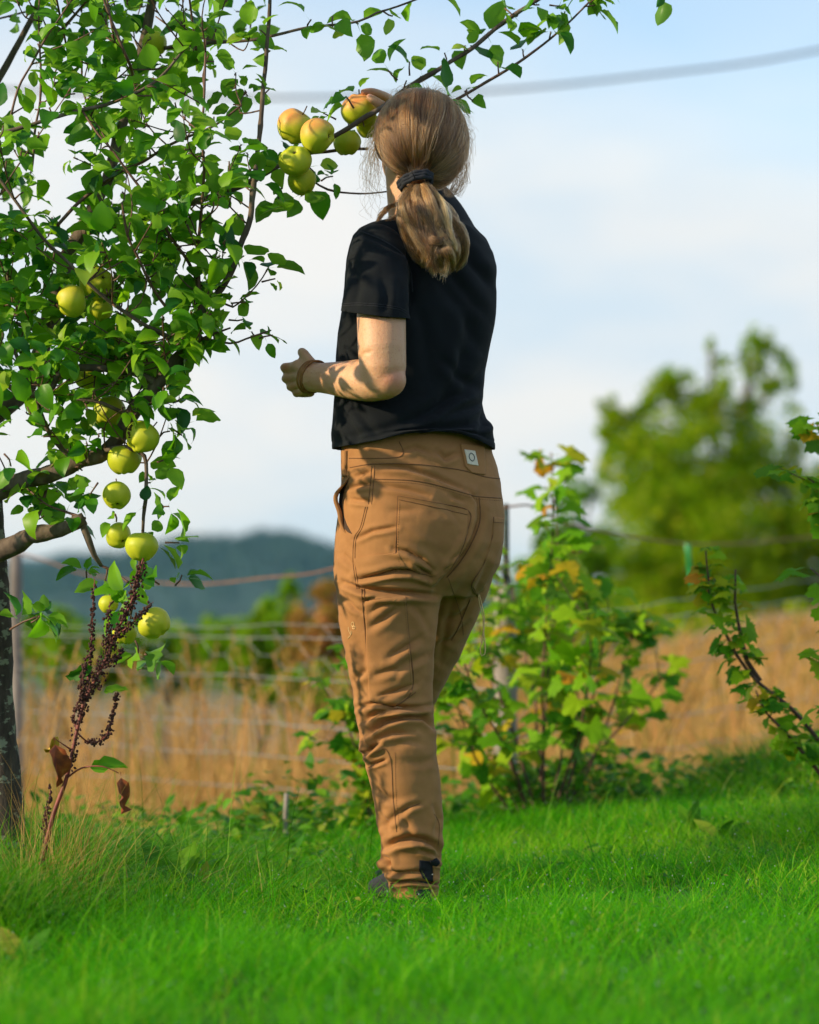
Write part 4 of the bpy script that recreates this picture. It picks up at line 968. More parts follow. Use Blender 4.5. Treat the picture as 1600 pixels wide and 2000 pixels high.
# apples
def apple_mat():
    m, t, b = new_mat('apple_skin')
    tcn = t.nodes.new('ShaderNodeTexCoord'); dt = t.nodes.new('ShaderNodeVectorMath'); dt.operation = 'DOT_PRODUCT'; dt.inputs[1].default_value = (-0.45, -0.25, 0.85)
    nm = t.nodes.new('ShaderNodeVectorMath'); nm.operation = 'NORMALIZE'; t.links.new(tcn.outputs['Object'], nm.inputs[0]); 
    vt = t.nodes.new('ShaderNodeAttribute'); vt.attribute_name = 'blush'
    g = ramp(t, noise_node(t, 22, 4, 0.6), [(0.3, (0.36, 0.47, 0.012)), (0.7, (0.56, 0.58, 0.03))])
    rd = ramp(t, noise_node(t, 60, 5, 0.6), [(0.3, (0.78, 0.25, 0.08)), (0.7, (0.76, 0.42, 0.11))])
    mm = t.nodes.new('ShaderNodeMix'); mm.data_type = 'RGBA'; t.links.new(g, mm.inputs['A']); t.links.new(rd, mm.inputs['B']); t.links.new(vt.outputs['Fac'], mm.inputs['Factor'])
    sp = t.nodes.new('ShaderNodeTexVoronoi'); sp.inputs['Scale'].default_value = 190; t.links.new(tcn.outputs['Object'], sp.inputs['Vector'])
    sf = ramp(t, sp.outputs['Distance'], [(0.06, (1, 1, 1)), (0.16, (0, 0, 0))])
    m2 = t.nodes.new('ShaderNodeMix'); m2.data_type = 'RGBA'; m2.inputs['B'].default_value = (0.50, 0.50, 0.22, 1)
    ml = t.nodes.new('ShaderNodeMath'); ml.operation = 'MULTIPLY'; ml.inputs[1].default_value = 0.5; t.links.new(sf, ml.inputs[0]); t.links.new(ml.outputs[0], m2.inputs['Factor'])
    t.links.new(mm.outputs['Result'], m2.inputs['A']); t.links.new(m2.outputs['Result'], b.inputs['Base Color'])
    b.inputs['Roughness'].default_value = 0.5; b.inputs['Specular IOR Level'].default_value = 0.35; b.inputs['Subsurface Weight'].default_value = 0.25; b.inputs['Subsurface Radius'].default_value = (0.006, 0.006, 0.002); b.inputs['Subsurface Scale'].default_value = 1.0
    return m
M['apple'] = apple_mat(); M['calyx'] = simple('calyx', [(0.3, (0.03, 0.02, 0.01)), (0.7, (0.10, 0.07, 0.03))], 200, 0.9); M['scab'] = simple('scab', [(0.3, (0.05, 0.025, 0.01)), (0.7, (0.12, 0.05, 0.015))], 200, 0.9)
def apple(px, py, Y, rpx, blush, axis, label, k):
    c = P(px, py, Y); r = rpx * Y / F
    ax = -Vector(axis).normalized(); B = np.array(ax.to_track_quat('Z', 'Y').to_matrix())    # +z: stalk end
    nu, nv = 36, 26; rg = np.random.default_rng(k); V = []; ph = rg.uniform(0, 6)
    for i in range(nv + 1):
        t = math.pi * i / nv
        for j in range(nu):
            a = 2 * math.pi * j / nu
            rr_ = 1.0 * math.sin(t); z = 0.94 * math.cos(t)
            sx = max(0, math.cos(t)); bx = max(0, -math.cos(t))
            z -= 0.42 * math.exp(-(rr_ / 0.30) ** 2) * (sx > 0); z += 0.30 * math.exp(-(rr_ / 0.26) ** 2) * (bx > 0)
            rr_ *= 1 + 0.04 * math.cos(5 * a + ph) * bx * 1.6 + 0.045 * math.cos(2 * a + ph) + 0.02 * math.cos(3 * a - ph) - 0.10 * bx; z *= 1 + 0.07 * math.cos(a - ph) * rr_
            z += 0.035 * math.cos(5 * a + ph) * -bx * math.exp(-((rr_ - 0.45) / 0.25) ** 2)
            V.append((rr_ * math.cos(a), rr_ * math.sin(a), z))
    V = np.array(V) * r @ B.T
    Fc = [(i * nu + j, (i + 1) * nu + j, (i + 1) * nu + (j + 1) % nu, i * nu + (j + 1) % nu) for i in range(nv) for j in range(nu)]
    me = mesh('apple', V, Fc, M['apple']); nrm = V / (np.linalg.norm(V, axis=1)[:, None] + 1e-9)
    d = nrm @ np.array([-0.30, -0.35, 0.86]); fattr(me, 'blush', np.clip((sstep(0.05, 0.85, d) * 1.2) * blush + 0.12 * vnoise(V + k, 90) * blush, 0, 1))
    o = link('apple', me); o.location = c; tag(o, label, 'apple', 'apples on the tree')
    zc = B @ np.array([0, 0, 1.0])
    acc = Acc(); cb = -zc * r * (0.94 - 0.30 - 0.02)
    for q in range(6):
        a = q * 1.047; d = (B @ np.array([math.cos(a), math.sin(a), -0.9])); w = B @ np.array([-math.sin(a), math.cos(a), 0])
        p = cb; acc.add([p - w * r * .05, p + w * r * .05, p + d * r * 0.15, p + d * r * .06 - zc * r * .03], [(0, 1, 2), (0, 2, 3)])
    acc.add(*ball(cb, r * 0.07, 8, 6)); link('calyx', acc.mesh('calyx', M['calyx']), o)
    st = zc * r * 0.45; tip = zc * r * 1.15 + np.array([0.002, 0, 0.004]); v, f = tube(resample([st, (st + tip) / 2 + np.array([0.001, 0.001, 0]), tip], 0.004), 0.0014, 6); link('stalk', mesh('stalk', v, f, M['twig']), o)
    if 'scab' in label:
        acc = Acc()
        for q in range(16):
            d = np.array([-0.72 + rg.normal(0, .07), -0.66, 0.28 + rg.normal(0, 0.24)]); d /= np.linalg.norm(d); acc.add(*ball(d * r * 0.985, [0.0022, 0.0012, 0.0030], 7, 5, basis(np.cross(d, (0, 0, 1)), d)))
        link('scab_marks', acc.mesh('scab_marks', M['scab']), o)
for k, a in enumerate(APPLES): apple(*a, k)

# ------------------------------------------------------------------ the dock with its dark seed heads
M['seed'] = simple('dock_seed', [(0.3, (0.018, 0.006, 0.004)), (0.7, (0.075, 0.02, 0.012))], 150, 0.8)
M['dock_stem'] = simple('dock_stem', [(0.3, (0.10, 0.015, 0.012)), (0.7, (0.26, 0.05, 0.03))], 50, 0.55)
DY = 5.72
db_ = P(85, 1640, DY); db_.z = float(gz(db_.x, db_.y)); dock = empty('dock_plant', db_); tag(dock, 'dead dock with dark brown seed heads and red stem in front of the apple trunk', 'weed'); d0 = np.array(db_)
def dpath(pts, step=0.01): return resample(np.array([tuple(P(a, b, DY + dy)) for a, b, dy in pts]), step)
stems = [([(80, 1690, 0), (105, 1590, 0), (130, 1520, 0), (150, 1430, 0), (165, 1370, 0), (185, 1330, 0), (205, 1290, 0), (225, 1240, .02), (255, 1180, .03), (272, 1120, .03), (280, 1090, .03)], 5.0),
         ([(130, 1520, 0), (160, 1500, -.02), (200, 1497, -.04), (232, 1510, -.04)], 2.2), ([(155, 1400, 0), (165, 1360, .02), (175, 1300, .04), (180, 1240, .05), (182, 1180, .05), (185, 1130, .05)], 2),
         ([(150, 1430, 0), (175, 1450, .03), (205, 1440, .05), (220, 1400, .05), (230, 1350, .05)], 2), ([(165, 1370, 0), (160, 1340, -.03), (166, 1300, -.04), (170, 1280, -.04)], 1.8),
         ([(90, 1650, 0), (90, 1600, .04), (97, 1560, .04), (99, 1530, .04)], 2), ([(140, 1465, 0), (118, 1450, -.02), (104, 1440, -.03)], 2), ([(205, 1290, 0), (230, 1285, .03), (238, 1262, .03)], 1.6),
         ([(225, 1240, .02), (250, 1225, 0), (275, 1200, 0), (300, 1175, 0)], 1.6), ([(215, 1270, 0), (212, 1220, -.03), (215, 1175, -.03)], 1.6), ([(150, 1430, 0), (145, 1400, .02), (152, 1370, .02)], 1.5)]
for pts, r in stems:
    q = dpath(pts); v, f = tube(q - d0, np.linspace(r, r * 0.35, len(q)) * DY / F, 7, 0.06); link('stem', mesh('stem', v, f, M['dock_stem']), dock)
acc = Acc()
def seeds(pts, n, sd=0.008, lo=0.0, hi=1.0):
    q = dpath(pts)
    for c in range(n):
        # seeds in whorls along the stalk
        u = lo + (hi - lo) * (math.floor(R.random() * 13) + R.normal(0, 0.20)) / 13
        p = q[int(np.clip(u, 0, 1) * (len(q) - 1))] + R.normal(0, sd, 3) * (1 - 0.5 * u)
        d = R.normal(0, 1, 3); s = R.uniform(0.0018, 0.0034); acc.add(*ball(p - d0, [s, s * 0.8, s * 1.15], 5, 4, basis(d, np.array([0, 0, 1.]))))
seeds(stems[0][0], 520, 0.010, 0.52, 1.0); seeds(stems[0][0], 90, 0.007, 0.33, 0.55)
seeds(stems[2][0], 190, 0.004, 0.15); seeds(stems[3][0], 150, 0.005, 0.3); seeds(stems[4][0], 130, 0.004, 0.2); seeds(stems[5][0], 120, 0.004, 0.0); seeds(stems[7][0], 80, 0.006, 0.3); seeds(stems[8][0], 110, 0.006, 0.2); seeds(stems[9][0], 110, 0.006, 0.1); seeds(stems[10][0], 40, 0.004, .3)
o = link('seed_heads', acc.mesh('seed_heads', M['seed']), dock); tag(o, 'dark brown clusters of dock seeds', kind='stuff')
def withered(px, py, Y, d, size, mat, name, curl):
    V, Fc = leaf_blade(1, 0.42, curl, 0.9, 0.06, 8, int(px), 0.15, 1.2); b = np.array(P(px, py, Y))
    w = (V * size) @ basis(d, np.array([0.3, -1, 0.2])).T + b - d0; link(name, mesh(name, w, Fc, mat), dock)
withered(236, 1508, DY - .04, (0.05, 0.0, -1), 0.075, M['dry_leaf'], 'dry_leaf', 0.3)
withered(106, 1440, DY - .03, (0.12, 0, -1), 0.095, M['dry_leaf'], 'dry_leaf', 0.5)
withered(118, 1432, DY - .02, (-0.5, 0, -0.7), 0.05, M['yellow_leaf'], 'dry_leaf', 0.6)
withered(165, 1500, DY - .02, (1, 0, 0.02), 0.075, M['weed'], 'leaf', 0.2)
withered(195, 1352, DY, (1, 0, 0.1), 0.05, M['weed'], 'leaf', 0.3)
withered(190, 1300, DY, (-1, 0, -0.3), 0.06, M['weed'], 'leaf', 0.2)
# dead thin grass round it
x = R.normal(-0.70, 0.05, 260); y = R.normal(5.75, 0.08, 260)
tag(link('dead_grass', blades('dead_grass', x, y, R.uniform(0.12, 0.42, 260), np.full(260, 0.0014), M['dry_grass'], 0.25, 0.4, seg=6)), 'thin dead grass stems tangled round the dock', 'grass', kind='stuff')

# ------------------------------------------------------------------ the person
import bmesh
def skin_mat():
    m, t, b = new_mat('skin')
    base = ramp(t, noise_node(t, 9, 4, 0.6), [(0.35, (0.56, 0.30, 0.16)), (0.7, (0.66, 0.40, 0.23))])
    fr = ramp(t, noise_node(t, 330, 2, 0.5), [(0.60, (0, 0, 0)), (0.70, (1, 1, 1))])
    mm = t.nodes.new('ShaderNodeMix'); mm.data_type = 'RGBA'; mm.inputs['B'].default_value = (0.42, 0.17, 0.09, 1)
    ml = t.nodes.new('ShaderNodeMath'); ml.operation = 'MULTIPLY'; ml.inputs[1].default_value = 0.6
    t.links.new(fr, ml.inputs[0]); t.links.new(ml.outputs[0], mm.inputs['Factor']); t.links.new(base, mm.inputs['A'])
    at = t.nodes.new('ShaderNodeAttribute'); at.attribute_name = 'flush'
    m3 = t.nodes.new('ShaderNodeMix'); m3.data_type = 'RGBA'; m3.inputs['B'].default_value = (0.62, 0.19, 0.13, 1)
    t.links.new(at.outputs['Fac'], m3.inputs['Factor']); t.links.new(mm.outputs['Result'], m3.inputs['A'])
    t.links.new(m3.outputs['Result'], b.inputs['Base Color'])
    b.inputs['Roughness'].default_value = 0.5; b.inputs['Subsurface Weight'].default_value = 0.3
    b.inputs['Subsurface Radius'].default_value = (0.010, 0.004, 0.002); b.inputs['Subsurface Scale'].default_value = 1.0
    bump(t, b, noise_node(t, 210, 4, 0.65), 0.0010)
    return m
def cloth(name, c0, c1, weave, dist, sheen=0.0, rough=0.85):
    m, t, b = new_mat(name)
    f = noise_node(t, 14, 5, 0.65); t.links.new(ramp(t, f, [(0.3, c0), (0.7, c1)]), b.inputs['Base Color'])
    b.inputs['Roughness'].default_value = rough; b.inputs['Sheen Weight'].default_value = sheen; b.inputs['Sheen Roughness'].default_value = 0.4
    b.inputs['Specular IOR Level'].default_value = 0.25
    bump(t, b, noise_node(t, weave, 4, 0.7), dist)
    return m
M['skin'] = skin_mat()
M['trousers'] = cloth('brown_canvas', (0.30, 0.145, 0.050), (0.38, 0.19, 0.068), 900, 0.0005, 0.08)
M['trousers_in'] = cloth('brown_canvas_inside', (0.10, 0.05, 0.03), (0.14, 0.07, 0.04), 900, 0.0005)
M['shirt'] = cloth('black_jersey', (0.0022, 0.0045, 0.0066), (0.0045, 0.0078, 0.0108), 700, 0.0006, 0.03, 0.9)
M['thread'] = simple('thread', [(0.3, (0.13, 0.06, 0.022)), (0.7, (0.21, 0.10, 0.036))], 300, 0.9)
M['velcro'] = simple('velcro', [(0.3, (0.004, 0.005, 0.008)), (0.7, (0.012, 0.013, 0.018))], 900, 0.95, 0.0008, 1200)
M['label'] = simple('label_cloth', [(0.3, (0.62, 0.55, 0.42)), (0.7, (0.72, 0.66, 0.52))], 200, 0.9)
M['ink'] = simple('grey_ink', [(0.3, (0.10, 0.11, 0.10)), (0.7, (0.16, 0.17, 0.16))], 200, 0.9)
M['gold'] = simple('pale_thread', [(0.3, (0.62, 0.42, 0.17)), (0.7, (0.75, 0.55, 0.28))], 300, 0.8)
M['shoe'] = simple('dark_shoe', [(0.3, (0.006, 0.008, 0.011)), (0.7, (0.014, 0.017, 0.022))], 60, 0.7, 0.001)
M['sole'] = simple('sole', [(0.3, (0.06, 0.05, 0.04)), (0.7, (0.12, 0.11, 0.09))], 60, 0.85)
M['band'] = simple('leather_cord', [(0.3, (0.22, 0.09, 0.02)), (0.7, (0.42, 0.20, 0.06))], 80, 0.5)
M['tie'] = simple('hair_tie', [(0.3, (0.005, 0.008, 0.013)), (0.7, (0.015, 0.02, 0.03))], 200, 0.85, 0.002, 200)
M['eye'] = simple('eye', [(0.3, (0.7, 0.7, 0.68)), (0.7, (0.78, 0.77, 0.75))], 10, 0.15)
YB = 6.0
def S(px): return px * YB / F
def Q(px, py, Y, r): return (*P(px, py, Y), r * Y / F)

body_acc = Acc()
# neck, head
limb(body_acc, [Q(822, 470, 6.02, 62), Q(812, 430, 6.01, 54), Q(806, 390, 6.0, 50), Q(804, 340, 6.0, 52)])
HY = 6.0; hc = np.array(P(819, 272, HY)); hyaw = RAD(32); tilt = RAD(14)
hf = np.array([-math.sin(hyaw) * math.cos(tilt), math.cos(hyaw) * math.cos(tilt), math.sin(tilt)]); hl = np.array([-math.cos(hyaw), -math.sin(hyaw), 0.0]); hu = np.cross(hf, -hl); hu /= np.linalg.norm(hu)
if hu[2] < 0: hu = -hu
HB = np.stack([-hl, hf, hu], 1)
def H(x, y, z): return hc + HB @ np.array([x, y, z])
body_acc.add(*ball(H(0, -0.004, 0.012), [0.074, 0.090, 0.088], 32, 20, HB))
body_acc.add(*ball(H(0, 0.022, -0.045), [0.060, 0.066, 0.068], 28, 18, HB))      # jaw
body_acc.add(*ball(H(0, 0.060, -0.092), [0.026, 0.024, 0.020], 16, 10, HB))      # chin
limb(body_acc, [(*H(0, 0.085, 0.012), 0.009), (*H(0, 0.098, -0.012), 0.010), (*H(0, 0.110, -0.030), 0.012)], 12, 0.006)
for s in (-1, 1):
    body_acc.add(*ball(H(0.012 * s, 0.098, -0.033), [0.008, 0.009, 0.007], 10, 8, HB))
    body_acc.add(*ball(H(0.045 * s, 0.062, -0.020), [0.022, 0.020, 0.020], 14, 10, HB))          # cheek
    limb(body_acc, [(*H(0.012 * s, 0.086, 0.026), 0.007), (*H(0.034 * s, 0.082, 0.031), 0.007), (*H(0.052 * s, 0.068, 0.025), 0.006)], 10, 0.006)  # brow
    # ear
    limb(body_acc, [(*H(0.074 * s, 0.010, 0.020), 0.006), (*H(0.083 * s, -0.004, 0.024), 0.006), (*H(0.086 * s, -0.012, 0.008), 0.006), (*H(0.080 * s, -0.006, -0.014), 0.006), (*H(0.074 * s, 0.004, -0.028), 0.006)], 10, 0.005)
limb(body_acc, [(*H(-0.022, 0.084, -0.062), 0.005), (*H(0, 0.093, -0.058), 0.0065), (*H(0.022, 0.084, -0.062), 0.005)], 10, 0.005)
limb(body_acc, [(*H(-0.019, 0.083, -0.070), 0.005), (*H(0, 0.091, -0.071), 0.0075), (*H(0.019, 0.083, -0.070), 0.005)], 10, 0.005)
# torso core
yw = 0.55
core = [(745, 885, 455, 6.01, .5), (715, 935, 480, 6.01, .45), (708, 945, 520, 6.0, .5), (700, 935, 600, 6.0, .6), (695, 915, 700, 6.0, .62), (695, 915, 800, 6.0, .65), (690, 935, 900, 6.0, .68), (690, 950, 1000, 6.0, .7), (700, 930, 1080, 6.0, .65)]
loft(body_acc, [ring_sil(l, r, py, Y, yw, ra) for l, r, py, Y, ra in core])
# left arm and fist
limb(body_acc, [Q(742, 500, 5.90, 46), Q(743, 560, 5.85, 47), Q(745, 620, 5.82, 48), Q(746, 680, 5.80, 47.5), Q(748, 715, 5.80, 46), Q(748, 738, 5.805, 43)], 28)
body_acc.add(*ball(P(757, 742, 5.795), [0.038, 0.036, 0.036], 20, 14))
limb(body_acc, [Q(750, 738, 5.81, 43), Q(728, 742, 5.83, 42.5), Q(700, 742, 5.86, 40.5), Q(672, 741, 5.90, 36), Q(648, 739, 5.93, 32), Q(628, 738, 5.955, 29.5), Q(612, 737, 5.975, 29.5)], 28)
wr = P(608, 737, 5.98)
for (mx_, my_, pxx_, pyy_, r1_, r2_) in [(582, 716, 557, 718, 13.5, 10.2), (582, 733, 559, 739, 12.5, 9.6), (587, 748, 568, 755, 12, 9.2), (594, 761, 579, 768, 11, 8.2)]:
    limb(body_acc, [Q(612, 727 + (my_ - 716) * 0.45, 5.98, 19), Q(598, (my_ + 737) / 2, 5.995, 17), Q(mx_, my_, 6.012, r1_ * 1.05)], 16, 0.008)
    limb(body_acc, [Q(mx_, my_, 6.012, r1_), Q((mx_ + pxx_) / 2, (my_ + pyy_) / 2, 6.022, r2_ * 1.0), Q(pxx_, pyy_, 6.034, r2_ * 0.98), Q(pxx_ + 2, pyy_ + 1, 6.056, r2_ * 0.9)], 14, 0.004)
    limb(body_acc, [Q(pxx_ + 2, pyy_ + 1, 6.056, r2_ * 0.9), Q(pxx_ + 14, pyy_ + 2, 6.066, r2_ * 0.86), Q(pxx_ + 26, pyy_ + 2, 6.056, r2_ * 0.8), Q(pxx_ + 30, pyy_ + 1, 6.04, r2_ * 0.75)], 14, 0.004)
limb(body_acc, [Q(614, 724, 5.985, 15), Q(607, 712, 5.995, 13.5), Q(600, 702, 6.005, 12), Q(594, 692, 6.012, 10.5), Q(590, 688, 6.018, 9.8)], 16, 0.005)
# right arm reaching up to the apple
limb(body_acc, [Q(890, 500, 6.10, 44), Q(866, 450, 6.20, 43), Q(835, 400, 6.32, 41), Q(805, 358, 6.42, 37)], 24)
limb(body_acc, [Q(805, 358, 6.42, 36), Q(800, 320, 6.38, 36), Q(792, 285, 6.33, 30), Q(787, 258, 6.27, 25), Q(784, 240, 6.235, 24)], 24)
def rh(pts, n=14): limb(body_acc, [Q(*p) for p in pts], n, 0.005)
for tx, ty in ((768, 206), (776, 214), (782, 224), (786, 236)):
    rh([(786, 245, 6.235, 19), ((786 + tx) / 2, (240 + ty) / 2, 6.22, 15), (tx, ty, 6.19 + (ty - 206) * 0.0012, 11)])
rh([(768, 206, 6.19, 10.5), (757, 193, 6.165, 9.6), (742, 184, 6.14, 8.8), (724, 179, 6.115, 8.0), (710, 180, 6.105, 6.8)])                  # index over the top
rh([(776, 214, 6.20, 10.5), (764, 196, 6.20, 9.4), (748, 186, 6.18, 8.8), (730, 181, 6.165, 8), (716, 184, 6.155, 7)])
rh([(782, 224, 6.215, 10), (768, 208, 6.225, 9.2), (750, 202, 6.215, 8.4), (734, 204, 6.20, 7.4)])
rh([(786, 236, 6.225, 9), (774, 228, 6.235, 8.2), (760, 224, 6.23, 7.4), (748, 226, 6.22, 6.6)])
rh([(786, 240, 6.21, 13), (770, 228, 6.15, 11.5), (756, 214, 6.105, 10.6), (742, 204, 6.082, 10.2), (728, 194, 6.076, 8.8), (722, 190, 6.078, 7.6)])       # thumb on the near side
# legs inside the trousers, feet
limb(body_acc, [Q(775, 1050, 5.97, 75), Q(765, 1200, 5.97, 68), Q(770, 1380, 5.96, 52), Q(785, 1500, 5.96, 50), Q(805, 1640, 5.95, 36), Q(811, 1735, 5.95, 30)], 20, 0.03)
limb(body_acc, [Q(890, 1070, 6.07, 66), Q(795, 1370, 6.28, 44), Q(795, 1560, 6.32, 40), Q(790, 1690, 6.34, 28)], 20, 0.03)
body_me = remesh(body_acc, 0.0030, 7, 0.5, 'person')
V = coords(body_me); px_, py_ = proj(V)
nn = normals(body_me)
# folds of the elbow, faint tendons and wrinkles
def line_d(px, py, pts):
    d = np.full(len(px), 1e9); sgn = np.zeros(len(px)); tt = np.zeros(len(px)); L_ = 0
    segs = [(np.array(pts[k][:2], float), np.array(pts[k + 1][:2], float)) for k in range(len(pts) - 1)]
    tot = sum(np.linalg.norm(b - a) for a, b in segs)
    for a, b in segs:
        ab = b - a; l = np.linalg.norm(ab); t = np.clip(((px - a[0]) * ab[0] + (py - a[1]) * ab[1]) / (l * l), 0, 1)
        dx = px - (a[0] + ab[0] * t); dy = py - (a[1] + ab[1] * t); dd = np.hypot(dx, dy); m_ = dd < d
        d[m_] = dd[m_]; sgn[m_] = np.sign(ab[0] * dy - ab[1] * dx)[m_]; tt[m_] = ((L_ + t * l) / tot)[m_]; L_ += l
    return d, sgn, tt
fl = np.exp(-(((px_ - 772) / 24) ** 2 + ((py_ - 745) / 26) ** 2)) * 0.5 * (V[:, 1] < 5.9)
fl += np.exp(-(((px_ - 557) / 8) ** 2 + ((py_ - 718) / 8) ** 2)) * 0.75
for a, b in ((562, 742), (572, 757), (582, 769)): fl += np.exp(-(((px_ - a) / 7) ** 2 + ((py_ - b) / 5) ** 2)) * 0.4
fl += np.exp(-(((px_ - 712) / 18) ** 2 + ((py_ - 180) / 8) ** 2)) * 0.55
for pts, am, w in [([(600, 722), (575, 717)], .0012, 3), ([(600, 735), (578, 737)], .0012, 3), ([(603, 745), (582, 751)], .0012, 3), ([(575, 727), (562, 730)], -.0028, 2.5), ([(582, 743), (566, 747)], -.0028, 2.5), ([(590, 757), (575, 762)], -.0028, 2.5), ([(700, 700), (712, 690), (722, 688)], -.002, 4)]:
    d, s, t_ = line_d(px_, py_, pts); V += nn * (am * np.exp(-(d / w) ** 2) * np.clip(-nn[:, 1] * 2, 0, 1))[:, None]
setco(body_me, V)
fattr(body_me, 'flush', np.clip(fl, 0, 0.8))
foot = P(810, 1750, 5.95); foot.z = float(gz(foot.x, foot.y)); fb = np.array(foot)
setco(body_me, V - fb)
body_me.materials.clear(); body_me.materials.append(M['skin']); body_me.name = 'person'
person = link('person', body_me); person.location = foot
tag(person, 'person with a ponytail in black T-shirt and brown work trousers reaching up for an apple', 'person')
def part(name, me, label=None, parent=None):
    "me in world coordinates"
    setco(me, coords(me) - fb); o = link(name, me, person if parent is None else parent)
    if label: o['label'] = label
    return o
for s in (-1, 1):
    V_, F_ = ball(H(0.031 * s, 0.078, 0.010), 0.0118, 16, 12); part('eye', mesh('eye', V_, F_, M['eye']))
# nails of the visible thumb
V_, F_ = ball(P(723, 190, 6.072), [0.0056, 0.0016, 0.0072], 12, 8, basis(np.array([-0.25, -0.9, 0.1]), np.array([-0.6, 0, 0.8]))); part('fingernail', mesh('fingernail', V_, F_, simple('nail', [(0.3, (0.40, 0.25, 0.24)), (0.7, (0.5, 0.32, 0.30))], 50, 0.25)))

# ---- folds
def fold(V, n, px, py, pts, amp, w, ridge=0.7, side=None):
    d, s, t = line_d(px, py, pts)
    s = s * (1 if side is None else side)
    prof = -np.exp(-(d / w) ** 2) + ridge * np.exp(-((s * d - 1.9 * w) / (1.35 * w)) ** 2) + ridge * 0.4 * np.exp(-((s * d + 2.1 * w) / (1.5 * w)) ** 2)
    end = np.sin(np.pi * np.clip(t, 0.02, 0.98)) ** 0.45 * np.exp(-(np.maximum(d - 3.5 * w, 0) / w) ** 2)
    face = np.clip(-n[:, 1] * 2.5 + 0.25, 0, 1)
    return (amp * prof * end * face)[:, None] * n
def zmap(x0, y0, s): return lambda *pts: [(x0 + a / s, y0 + b / s) for a, b in pts]
Z5 = zmap(600, 800, 3.556); Z6 = zmap(600, 1300, 3.2)

# ---- trousers
ta = Acc()
pel = [(676, 952, 840, .60), (674, 956, 862, .62), (672, 961, 885, .64), (671, 968, 910, .66), (671, 975, 940, .70), (668, 980, 980, .76), (664, 982, 1020, .80), (660, 980, 1060, .80), (658, 972, 1100, .76), (657, 955, 1135, .68), (664, 925, 1165, .6)]
loft(ta, [ring_sil(l, r, py, 6.0, yw, ra, 2.25) for l, r, py, ra in pel])
lg = [(662, 880, 1085), (658, 872, 1130), (658, 860, 1170), (661, 853, 1200), (669, 848, 1250), (679, 846, 1300), (688, 845, 1350), (697, 846, 1400), (705, 852, 1450), (717, 857, 1500), (728, 862, 1550), (737, 866, 1600), (745, 863, 1640), (747, 862, 1668), (744, 861, 1688), (752, 857, 1706), (761, 858, 1730), (763, 857, 1757), (764, 856, 1785)]
loft(ta, [ring_sil(l, r, py, 5.965 - 0.015 * (py > 1400), 0.35, 0.88, 2.15) for l, r, py in lg])
limb(ta, [Q(894, 1060, 6.09, 86), Q(872, 1140, 6.14, 82), Q(838, 1240, 6.21, 72), Q(796, 1350, 6.29, 60), Q(786, 1400, 6.30, 56), Q(790, 1550, 6.33, 48), Q(788, 1665, 6.34, 40), Q(788, 1745, 6.35, 36)], 32, 0.03)
ta.add(*ball(P(846, 1045, 5.945), [0.078, 0.086, 0.098], 32, 24)); ta.add(*ball(P(930, 1040, 6.03), [0.055, 0.090, 0.095], 32, 24))
tm = remesh(ta, 0.0029, 10, 0.55, 'trousers')
bm = bmesh.new(); bm.from_mesh(tm)
zc_ = P(810, 1753, 5.95).z
r_ = bmesh.ops.bisect_plane(bm, geom=bm.verts[:] + bm.edges[:] + bm.faces[:], plane_co=(0, 0, zc_), plane_no=(0, 0, -1), clear_outer=True)
zt = P(810, 845, 6.0).z
bmesh.ops.bisect_plane(bm, geom=bm.verts[:] + bm.edges[:] + bm.faces[:], plane_co=(0, 0, zt), plane_no=(0, 0, 1), clear_outer=True)
bm.to_mesh(tm); bm.free()
V = coords(tm); n = normals(tm); px_, py_ = proj(V); D = np.zeros_like(V)
